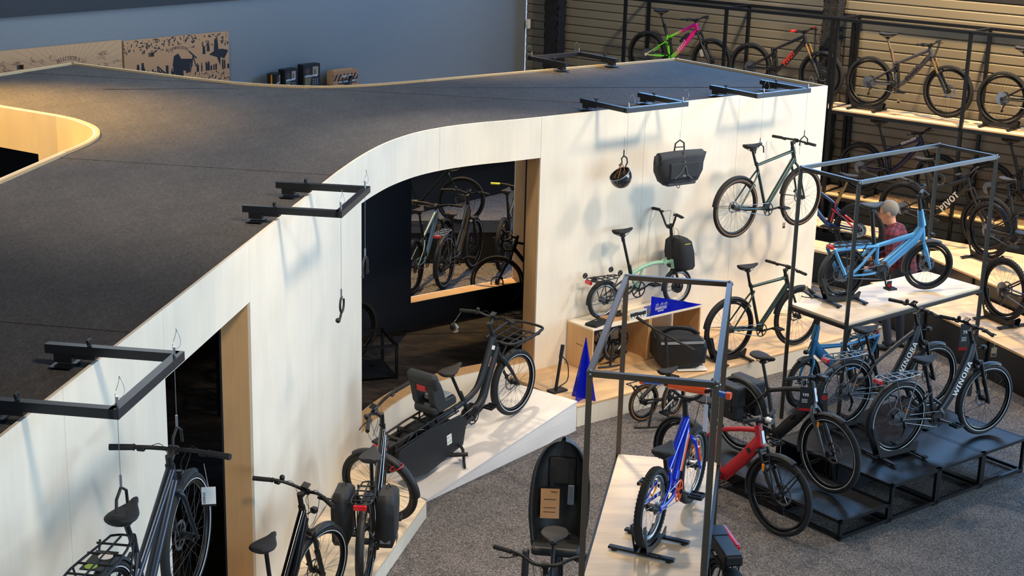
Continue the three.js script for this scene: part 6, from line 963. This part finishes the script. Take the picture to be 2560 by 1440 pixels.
{ // hanging bike at the lower left
  const p = onNear(0.03, 0.47, 1.68), b = bicycle('hanging_city_bike', 'dark metallic grey city bike with rack hanging from the bracket at the lower left', { r: 0.35, tw: 0.042, wb: 1.09, bb: [0.46, 0.28], ht: [0.87, 0.86], hb: [0.9, 0.72], st: [0.34, 0.68], sad: [0.27, 0.87], clamp: [0.93, 0.92], paint: paint(0x323b48, 0.3, 0.6), forkM: paint(0x2c333c, 0.35, 0.5), fenders: 1, stripe: 1, tubes: [{ p: [[0.89, 0.76], [0.48, 0.3]], r: [0.032, 0.03], n: 14 }, { p: [[0.875, 0.83], [0.35, 0.45]], r: [0.026, 0.024] }, { p: [[0.34, 0.7], [0.46, 0.29]], r: 0.018 }], ss: [0.35, 0.6], rack: { y: 0.76, x0: -0.3, x1: 0.2, w: 0.085 }, bar: { w: 0.66, rise: 0.01, back: 0.06, spacer: 0.03 }, sadW: 0.16, lamp: 1, lampY: -0.04 }, p.toArray(), 82 * DEG);
  part(b, 'rack_plate', [bx(0.2, 0.006, 0.11, -0.06, 0.757, 0)], M.black); part(b, 'round_sticker', [cyl(0.035, 0.035, 0.002, -0.02, 0.762, 0.015), ], M.white); part(b, 'green_sticker', cyl(0.03, 0.03, 0.002, -0.13, 0.762, -0.01), paint(0x8fb43a, 0.5));
  const t = thing('price_tag', 'white price tag hanging from the handlebar of the bike at the lower left', 'price tag', onNear(1.0, 0.64, 2.33).toArray(), 10 * DEG); part(t, 'card', rb(0.075, 0.11, 0.002, 0.001), M.white); part(t, 'print', [place(text('SIRRUS', 0.014, 0.0006), -0.024, -0.008, 0.0012, 0, 0, Math.PI / 2), bx(0.075, 0.012, 0.0006, 0, -0.05, 0.0013)], M.black); part(t, 'string', rod([0, 0.055, 0], [-0.02, 0.19, 0], 0.001, 4), M.white);
}
// ---------------------------------------------------------------- bikes at the lower edge
{
  const y = -97 * DEG, b = bicycle('child_seat_bike', 'black bike carrying a child seat, seen from the front at the lower edge', { r: 0.36, tw: 0.055, wb: 1.13, bb: [0.45, 0.29], ht: [0.84, 0.9], hb: [0.9, 0.74], st: [0.33, 0.7], sad: [0.26, 0.97], clamp: [0.87, 1.02], paint: paint(0x1d2c3c, 0.35, 0.3), fork: 'susp', tubes: [{ p: [[0.88, 0.78], [0.48, 0.31]], r: [0.045, 0.042] }, { p: [[0.85, 0.86], [0.34, 0.62]], r: [0.026, 0.022] }, { p: [[0.33, 0.72], [0.44, 0.3]], r: 0.02 }], ss: [0.34, 0.62], bar: { w: 0.74, rise: 0.04, back: 0.14, spacer: 0.05 }, sadW: 0.2, sadL: 0.27, sadM: paint(0x2b2a29, 0.65), fenders: 0 }, [0.38, 0, -10.3], y);
  const d = V(Math.cos(y), 0, -Math.sin(y)), g = thing('large_child_carrier', 'large black moulded child seat with a brown paper tag at the lower edge', 'child seat', V(0.38, 0.72, -10.3).addScaledVector(d, -0.06).toArray(), y);
  // shell: rings from the seat up the back; local x forward, back leans away
  const rings = [];
  for (let i = 0; i <= 18; i++) {
    const t = Math.sin(i / 18 * Math.PI / 2), yy = 0.02 + t * 0.74, u = Math.max(0, (t - 0.3) / 0.7), w = 0.225 * (t < 0.3 ? 0.84 + 0.53 * t : 0.08 + 0.92 * Math.sqrt(Math.max(0, 1 - Math.pow(u, 3.4)))), x = -0.06 - t * 0.15, R = [], n = 18, dp = 0.13 * (1 - t * 0.45) * (0.35 + 0.65 * Math.sqrt(Math.max(0, 1 - Math.pow(t, 6))));
    const pt = (a, k, dd) => V(x - Math.sin(a) * dd + dp * (1 - Math.pow(Math.sin(a), 0.8)), yy, Math.cos(a) * w * k);
    for (let j = 0; j <= n; j++) R.push(pt(Math.PI * j / n, 1, 0.09));
    for (let j = n; j >= 0; j--) R.push(pt(Math.PI * j / n, 0.87, 0.066));
    rings.push(R);
  }
  const shell = paint(0x1b1d1f, 0.5);
  part(g, 'shell', loft(rings), shell); part(g, 'seat_pan', [rb(0.3, 0.07, 0.36, 0.03, 0.04, 0.03, 0)], shell);
  part(g, 'foot_support', [-1, 1].map(s => [rb(0.07, 0.36, 0.05, 0.018, 0.16, -0.16, s * 0.22, 0, 0, 0.2), rb(0.16, 0.05, 0.09, 0.02, 0.22, -0.32, s * 0.22)]), shell);
  part(g, 'headrest_pad', rb(0.03, 0.2, 0.2, 0.012, -0.2, 0.52, 0, 0, 0, 0.2), M.blackSoft); for (const s of [-1, 1]) part(g, 'harness_strap', bx(0.008, 0.26, 0.03, -0.16, 0.42, s * 0.07, 0, 0, 0.2), M.black); part(g, 'waist_belt', [rb(0.02, 0.03, 0.2, 0.008, 0.0, 0.1, 0), bx(0.1, 0.01, 0.03, -0.05, 0.1, 0.03)], M.black); part(g, 'buckle_frame', [rb(0.02, 0.15, 0.05, 0.006, -0.13, 0.36, -0.075, 0, 0, 0.2)], M.alu);
  part(g, 'paper_tag', [bx(0.003, 0.22, 0.14, -0.085, 0.3, 0.075, 0, 0.1, 0.28)], M.kraft); part(g, 'tag_print', [text('THULE', 0.012, 0.0006).rotateY(Math.PI / 2).translate(-0.107, 0.385, 0.05), ...[0.27, 0.24, 0.33].map((yy, i) => bx(0.001, 0.004, 0.09, -0.082 - (yy - 0.3) * 0.28, yy, 0.075, 0, 0.1, 0.28))], M.black); part(g, 'mount_bar', rod([0.1, -0.02, 0], [0.24, -0.16, 0], 0.016, 8), M.steel);
}
{ // e-bike seen from above at the lower right and the grip of another child's bike
  const y = -80 * DEG, b = bicycle('rack_battery_e_bike', 'black e-bike with rack battery and long red tail lamp at the lower edge', { r: 0.35, tw: 0.05, wb: 1.1, bb: [0.45, 0.28], ht: [0.85, 0.8], hb: [0.9, 0.68], st: [0.33, 0.6], sad: [0.27, 0.72], clamp: [0.86, 0.86], paint: M.black, tubes: [{ p: [[0.88, 0.72], [0.47, 0.3]], r: 0.034 }, { p: [[0.33, 0.62], [0.44, 0.3]], r: 0.02 }], ss: [0.34, 0.56], bar: { w: 0.6, noLever: 1 }, rack: { y: 0.76, x0: -0.28, x1: 0.2, w: 0.07 }, fenders: 1 }, [1.6, 0, -10.2], y);
  part(b, 'battery_pack', [rb(0.5, 0.09, 0.14, 0.02, -0.02, 0.82, 0), rb(0.2, 0.1, 0.145, 0.02, -0.2, 0.82, 0)], M.black); part(b, 'long_tail_lamp', [rb(0.36, 0.05, 0.04, 0.012, -0.1, 0.845, -0.075), rb(0.05, 0.06, 0.12, 0.015, -0.29, 0.82, -0.03)], M.redLens);
  const k = bicycle('small_childrens_bike', 'children\'s bike of which only the blue and orange grip shows at the lower edge', { r: 0.25, tw: 0.05, wb: 0.8, bb: [0.38, 0.24], ht: [0.58, 0.66], hb: [0.62, 0.54], st: [0.25, 0.42], sad: [0.2, 0.56], clamp: [0.6, 0.76], paint: paint(0x1237c8, 0.25), tubes: [{ p: [[0.61, 0.58], [0.4, 0.26]], r: 0.028 }, { p: [[0.25, 0.44], [0.38, 0.25]], r: 0.02 }], ss: [0.27, 0.38], noDisc: 1, belt: 1, rimM: M.alu, bar: { w: 0.56, rise: 0.1, back: 0.06, gripM: paint(0x1f5fc0, 0.4), flare: 1, endM: M.orange, noLever: 1, gr: 0.019 } }, [1.75, 0, -8.75], 30 * DEG);
  const s = bicycle('under_shelf_childrens_bike', 'small dark children\'s bike under the near display frame, only its bars showing at the left', { r: 0.2, tw: 0.045, wb: 0.62, bb: [0.3, 0.2], ht: [0.46, 0.5], hb: [0.49, 0.42], st: [0.2, 0.34], sad: [0.16, 0.45], clamp: [0.47, 0.58], paint: M.black, tubes: [{ p: [[0.48, 0.45], [0.3, 0.2]], r: 0.024 }, { p: [[0.2, 0.36], [0.3, 0.2]], r: 0.018 }], ss: [0.21, 0.3], noDisc: 1, belt: 1, rimM: M.alu, bar: { w: 0.5, rise: 0.06, back: 0.04, noLever: 1 } }, [1.25, 0, -10.7], -160 * DEG);
}
// ---------------------------------------------------------------- inside and behind the pavilion
const GRAVEL = { r: 0.345, tw: 0.042, wb: 1.05, bb: [0.43, 0.28], ht: [0.82, 0.9], hb: [0.86, 0.76], st: [0.28, 0.8], sad: [0.2, 1.0], clamp: [0.9, 0.95], paint: paint(0x16181b, 0.3, 0.2), tubes: [{ p: [[0.85, 0.79], [0.44, 0.29]], r: [0.026, 0.026] }, { p: [[0.825, 0.87], [0.29, 0.78]], r: 0.017 }, { p: [[0.28, 0.81], [0.43, 0.29]], r: 0.017 }], ss: [0.3, 0.74], bar: { type: 'drop' } };
bicycle('gravel_bike', 'black drop-bar gravel bike standing inside the pavilion before the window', GRAVEL, [0.86, 0.02, -18.66], 178 * DEG, { group: 'drop-bar bikes' });
bicycle('gravel_bike', 'black and green drop-bar bike behind the pavilion window on a dark step', merged(GRAVEL, { paint: paint(0x12221d, 0.3, 0.3) }), [-1.8, 0.46, -21.2], 8 * DEG, { group: 'drop-bar bikes' });
bicycle('gravel_bike', 'white-framed bike on the back wall shelf seen through the pavilion window', merged(GRAVEL, { paint: paint(0xe4e2de, 0.35), bar: { type: 'drop' } }), at(16.7, 0.78, -16.2), ROOM_YAW + Math.PI, { group: 'drop-bar bikes' });
mtb('dark mountain bike whose tyre shows at the left inside the curved opening', { paint: paint(0x16181c, 0.4), wb: 1.17, r: 0.348 }, [-2.6, 0.02, -15.72], 46 * DEG, { group: 'bikes inside the pavilion' });
mtb('grey-blue mountain bike seen end-on behind the pavilion window', { paint: paint(0x54707f, 0.35, 0.2) }, [-1.3, 0, -19.3], 74 * DEG, { group: 'bikes behind the pavilion' });
bicycle('city_e_bike', 'black city e-bike with rack seen end-on behind the pavilion window', merged(URBAN, { rack: { y: 0.79, x0: -0.28, x1: 0.12, w: 0.07, m: M.alu } }), [-0.9, 0, -19.6], 72 * DEG, { group: 'bikes behind the pavilion' });
mtb('black mountain bike at the right end of the pavilion window', { paint: paint(0x141518, 0.4), bar: { gripM: paint(0xcfd23a, 0.5) } }, [-0.15, 0, -20.6], 78 * DEG, { group: 'bikes behind the pavilion' });
mtb('dark blue mountain bike on the back wall shelf beyond the pavilion window', { paint: paint(0x14203a, 0.35) }, at(18.6, 0.78, -16.2), ROOM_YAW + Math.PI, { group: 'bikes behind the pavilion' });
{
  const g = thing('back_wall_bench', 'long wooden-topped bench along the back wall seen through the pavilion window', 'bench', [0, 0, 0], ROOM_YAW);
  for (let i = 0; i < 4; i++) part(g, 'board', bx(1.74, 0.03, 0.7, 14.2 + i * 1.75, 0.735, -16.4), M.plank); part(g, 'base', bx(7, 0.7, 0.5, 16.8, 0.35, -16.5), M.deck);
  const s = thing('dark_step', 'low dark step behind the pavilion carrying the green drop-bar bike', 'platform', [-1.2, 0, -21.2], 8 * DEG); part(s, 'step_body', bx(2.6, 0.42, 0.7, 0, 0.21, 0), M.deck); part(s, 'step_top', bx(2.62, 0.02, 0.72, 0, 0.431, 0), M.steel);
  const c = thing('cube_table', 'black steel cube table inside the curved opening', 'table', [-1.63, 0.015, -16.1], 20 * DEG); const L = []; for (const x of [-0.3, 0.3]) for (const z of [-0.3, 0.3]) L.push(bx(0.03, 0.4, 0.03, x, 0.2, z)); part(c, 'leg_frame', L, M.steel); part(c, 'top_frame', [bx(0.63, 0.03, 0.03, 0, 0.385, -0.3), bx(0.63, 0.03, 0.03, 0, 0.385, 0.3), bx(0.03, 0.03, 0.63, -0.3, 0.385, 0), bx(0.03, 0.03, 0.63, 0.3, 0.385, 0)], M.steel); part(c, 'lower_shelf', bx(0.6, 0.01, 0.6, 0, 0.03, 0), M.deck);
  const c2 = thing('cube_table', 'black steel cube table behind the left doorway', 'table', [-2.72, 0.015, -15.0], 10 * DEG); part(c2, 'leg_frame', L.map(q => q.clone()), M.steel); part(c2, 'top_frame', [bx(0.63, 0.03, 0.03, 0, 0.385, -0.3), bx(0.63, 0.03, 0.03, 0, 0.385, 0.3), bx(0.03, 0.03, 0.63, -0.3, 0.385, 0), bx(0.03, 0.03, 0.63, 0.3, 0.385, 0)], M.steel);
  bicycle('gravel_bike', 'bike with cream bar tape behind the left doorway of the pavilion', merged(GRAVEL, { paint: paint(0x2a2522, 0.4), bar: { type: 'drop', gripM: paint(0xc7a56f, 0.7) } }), [-2.05, 0.02, -14.45], 140 * DEG, { group: 'drop-bar bikes' });
}
// ---------------------------------------------------------------- tags hanging on bikes
function priceTag(label, p, yaw, w, h, kind) {
  const t = thing('price_tag', label, 'price tag', p, yaw);
  part(t, 'card', rb(w, h, 0.003, 0.001), kind === 'kraft' ? paint(0x9a7f63, 0.8) : kind === 'white' ? M.white : paint(0x15161a, 0.5));
  part(t, 'string', rod([0, h / 2, 0], [0, h / 2 + 0.07, 0], 0.0012, 4), M.white);
  if (kind === 'kraft') part(t, 'print', bx(w * 0.8, h * 0.3, 0.0006, 0, -h * 0.28, 0.002), M.black);
  if (kind === 'redsquare') part(t, 'print', bx(w * 0.6, w * 0.6, 0.0006, 0, 0, 0.002), M.red);
  if (kind === 'range75' || kind === 'range195') { part(t, 'print', [place(text(kind === 'range75' ? '75' : '195', h * 0.12, 0.0006), 0, h * 0.18, 0.0017), ...[0, 1, 2].map(i => bx(w * 0.5, h * 0.02, 0.0006, -w * 0.05, -h * 0.02 - i * h * 0.06, 0.002))], M.white); part(t, 'red_strip', bx(w, h * 0.1, 0.0006, 0, -h * 0.45, 0.002), M.red); }
  if (kind === 'swiss') { part(t, 'print', [bx(w * 0.7, w * 0.7, 0.0006, 0, h * 0.08, 0.002)], M.red); }
}
priceTag('brown paper tag with a red square hanging below the pedal of the light blue e-bike', [3.92, 1.4, -15.32], 20 * DEG, 0.06, 0.1, 'redsquare');
priceTag('tall black range card on the bars of the rear dark touring e-bike', [4.43, 1.2, -14.25], 15 * DEG, 0.11, 0.27, 'range75');
priceTag('tall black range card on the bars of the black and grey e-bike', [2.62, 1.06, -12.75], -10 * DEG, 0.1, 0.22, 'range195');
priceTag('small white card with a red emblem at the bars of the black e-bike', [2.78, 1.08, -12.72], 0, 0.06, 0.1, 'swiss');
priceTag('small brown tag on the bars of the nearest touring e-bike', [4.5, 1.28, -13.55], 15 * DEG, 0.06, 0.09, 'kraft');
priceTag('small brown tag below the crank of the hanging city bike', [3.12, 1.56, -17.2], 30 * DEG, 0.04, 0.07, 'kraft');
priceTag('small brown tag under the grip of the standing city bike', [3.3, 1.0, -16.5], 30 * DEG, 0.04, 0.07, 'kraft');
priceTag('small brown tag below the dark grey bike on the top shelf', room(20.4, 2.32, -9.55).toArray(), YW, 0.05, 0.08, 'kraft');
priceTag('white strip tag hanging from the bars of the children\'s bike', [1.36, 1.93, -9.92], -30 * DEG, 0.03, 0.2, 'white');

// ---------------------------------------------------------------- the man behind the light blue bike
{
  const P = { foot: V(4.55, 0, -17.45) };
  const g = thing('person', 'man with short grey hair, glasses and red plaid shirt leaning behind the light blue bike', 'person', [4.62, 0, -17.5], 0);
  // local frame: he faces -x and a little away; joints in metres
  const J = (x, y, z) => V(x, y, z);
  const bones = [
    [J(0.02, 0.98, -0.09), J(-0.02, 0.53, -0.11), 0.085, 0.06], [J(-0.02, 0.53, -0.11), J(0.03, 0.08, -0.11), 0.06, 0.045],
    [J(0.02, 0.98, 0.09), J(-0.16, 0.58, 0.1), 0.088, 0.062], [J(-0.16, 0.58, 0.1), J(-0.06, 0.1, 0.13), 0.062, 0.045],
    [J(0.02, 0.95, 0), J(0.02, 1.0, 0), 0.14, 0.145],
  ];
  const torso = [[J(0.02, 0.98, 0), J(-0.05, 1.22, 0), 0.15, 0.16], [J(-0.05, 1.22, 0), J(-0.13, 1.42, 0), 0.155, 0.13], [J(-0.13, 1.42, -0.16), J(-0.13, 1.42, 0.16), 0.075, 0.075],
    [J(-0.13, 1.42, 0.19), J(-0.1, 1.15, 0.27), 0.06, 0.05], [J(-0.1, 1.15, 0.27), J(-0.33, 1.02, 0.2), 0.048, 0.038], [J(-0.13, 1.42, -0.19), J(-0.16, 1.15, -0.25), 0.06, 0.05], [J(-0.16, 1.15, -0.25), J(-0.38, 1.05, -0.16), 0.048, 0.038]];
  const head = [[J(-0.14, 1.45, 0), J(-0.19, 1.55, 0), 0.056, 0.055]];
  const sd = (p, b) => { const pa = p.clone().sub(b[0]), ba = b[1].clone().sub(b[0]), h = Math.max(0, Math.min(1, pa.dot(ba) / ba.dot(ba))); return pa.addScaledVector(ba, -h).length() - (b[2] + (b[3] - b[2]) * h); };
  const smin = (a, b, k) => { const h = Math.max(k - Math.abs(a - b), 0) / k; return Math.min(a, b) - h * h * k * 0.25; };
  function field(fn, c, size, res) {
    const mc = new MarchingCubes(res, new THREE.MeshBasicMaterial(), false, false, 90000); mc.isolation = 0;
    for (let k = 0; k < res; k++) for (let j = 0; j < res; j++) for (let i = 0; i < res; i++) mc.field[k * res * res + j * res + i] = -fn(V(c.x + (i / res * 2 - 1) * size, c.y + (j / res * 2 - 1) * size, c.z + (k / res * 2 - 1) * size));
    mc.update(); const n = mc.count, q = new THREE.BufferGeometry(), pos = mc.positionArray.slice(0, n * 3), nor = mc.normalArray.slice(0, n * 3);
    for (let i = 0; i < n; i++) { pos[i * 3] = pos[i * 3] * size + c.x; pos[i * 3 + 1] = pos[i * 3 + 1] * size + c.y; pos[i * 3 + 2] = pos[i * 3 + 2] * size + c.z; }
    q.setAttribute('position', new THREE.BufferAttribute(pos, 3)); q.setAttribute('normal', new THREE.BufferAttribute(nor, 3)); return prep(q);
  }
  const all = k => L => p => L.reduce((d, b) => smin(d, sd(p, b), k), 9);
  // head with nose, brow, chin, ears
  const hc = J(-0.225, 1.66, 0);
  const headF = p => { const q = p.clone().sub(hc); q.applyAxisAngle(V(0, 0, 1), -0.35); const e = (c, r) => { const d = q.clone().sub(c); d.set(d.x / r.x, d.y / r.y, d.z / r.z); return (d.length() - 1) * Math.min(r.x, r.y, r.z); };
    let d = e(V(0.01, 0.03, 0), V(0.102, 0.1, 0.08)); d = smin(d, e(V(-0.03, -0.05, 0), V(0.07, 0.075, 0.06)), 0.05); d = smin(d, e(V(-0.112, -0.02, 0), V(0.02, 0.03, 0.014)), 0.02); d = smin(d, e(V(-0.085, -0.07, 0), V(0.014, 0.01, 0.028)), 0.012); d = smin(d, e(V(-0.07, -0.105, 0), V(0.03, 0.025, 0.03)), 0.03);
    for (const s of [-1, 1]) { d = smin(d, e(V(0.01, -0.01, s * 0.08), V(0.022, 0.034, 0.01)), 0.008); d = Math.max(d, -e(V(-0.1, 0.005, s * 0.033), V(0.014, 0.011, 0.017))); } return smin(d, sd(p, head[0]), 0.03); };
  // hands: palm and five bent fingers each
  const handBones = (w, s) => { const L = [[w, w.clone().add(V(-0.07, -0.02, 0)), 0.026, 0.03]]; for (let f = 0; f < 4; f++) { const a = w.clone().add(V(-0.08, -0.02, (f - 1.5) * 0.02)), l = [0.035, 0.042, 0.04, 0.03][f]; const b = a.clone().add(V(-l, -0.012, 0)), c = b.clone().add(V(-l * 0.5, -l * 0.6, 0)); L.push([a, b, 0.0095, 0.009], [b, c, 0.009, 0.0075]); } const t0 = w.clone().add(V(-0.03, 0, s * 0.028)), t1 = t0.clone().add(V(-0.035, -0.01, s * 0.02)); L.push([t0, t1, 0.012, 0.0105], [t1, t1.clone().add(V(-0.025, -0.012, 0)), 0.0105, 0.009]); return L; };
  const hr = J(-0.35, 1.0, 0.19), hl = J(-0.4, 1.04, -0.15);
  const skin = paint(0xc08a6c, 0.55);
  const body = part(g, 'body', [field(headF, hc.clone().setY(1.63), 0.2, 72), field(all(0.006)(handBones(hr, -1)), hr.clone().add(V(-0.06, -0.03, 0)), 0.11, 48), field(all(0.006)(handBones(hl, 1)), hl.clone().add(V(-0.06, -0.03, 0)), 0.11, 48)], skin);
  const plaid = canvasMat(256, 256, (x, w, h) => { x.fillStyle = '#6e1a28'; x.fillRect(0, 0, w, h); x.globalAlpha = 0.55; x.fillStyle = '#16182c'; for (let i = 0; i < 4; i++) { x.fillRect(i * 64, 0, 26, h); x.fillRect(0, i * 64, w, 26); } x.globalAlpha = 0.25; x.fillStyle = '#b04a52'; for (let i = 0; i < 4; i++) { x.fillRect(i * 64 + 44, 0, 3, h); x.fillRect(0, i * 64 + 44, w, 3); } });
  plaid.map.wrapS = plaid.map.wrapT = THREE.RepeatWrapping; plaid.map.repeat.set(4.5, 4.5); plaid.roughness = 0.9;
  part(g, 'plaid_shirt', muv(field(all(0.07)(torso), J(-0.1, 1.2, 0), 0.46, 76)), plaid);
  part(g, 'shirt_collar', new THREE.TorusGeometry(0.066, 0.018, 8, 20).rotateX(Math.PI / 2).rotateZ(0.4).translate(-0.145, 1.475, 0), paint(0x5c1822, 0.9));
  part(g, 'dark_jeans', field(all(0.05)(bones), J(-0.04, 0.55, 0), 0.62, 80), paint(0x1a2130, 0.9));
  part(g, 'hair', (() => { const f = p => { const q = p.clone().sub(hc); q.applyAxisAngle(V(0, 0, 1), -0.35); const d = q.clone().sub(V(0.016, 0.036, 0)); d.set(d.x / 0.11, d.y / 0.108, d.z / 0.088); let v = (d.length() - 1) * 0.088; const cut = Math.max(-0.052 - q.x - (q.y > 0.06 ? 0.05 : 0), -0.045 - q.y + Math.max(0, -q.x) * 0.6); v = Math.max(v, -0.062 - q.x + (0.085 - q.y) * 0.25, -0.055 - q.y + (q.x < 0 ? 0.05 : 0)); return v; }; return field(f, hc.clone().setY(1.7), 0.17, 56); })(), paint(0x7d7a76, 0.9));
  part(g, 'glasses', [-1, 1].flatMap(s => [new THREE.TorusGeometry(0.024, 0.0025, 6, 18).rotateY(Math.PI / 2).rotateZ(0.35).translate(hc.x - 0.105, hc.y - 0.03, s * 0.033), rod([hc.x - 0.1, hc.y - 0.025, s * 0.058], [hc.x + 0.01, hc.y + 0.012, s * 0.084], 0.0025, 5)]).concat(rod([hc.x - 0.108, hc.y - 0.03, -0.01], [hc.x - 0.108, hc.y - 0.03, 0.01], 0.0025, 5)), paint(0x6d5636, 0.3, 0.4));
  for (const [x, z] of [[0.0, -0.11], [-0.09, 0.13]]) part(g, 'shoe', [loft([[0.09, 0.035, 0.05], [0.05, 0.04, 0.075], [-0.06, 0.042, 0.06], [-0.15, 0.036, 0.04], [-0.18, 0.02, 0.03]].map(([dx, w, h]) => Array.from({ length: 10 }, (_, j) => { const a = j / 10 * Math.PI * 2; return V(x + dx, h / 2 + 0.008 + Math.sin(a) * h / 2 * 1.0, z + Math.cos(a) * w); })))], M.black);
  g.rotation.y = -0.45;
}
renderer.render(scene, camera);
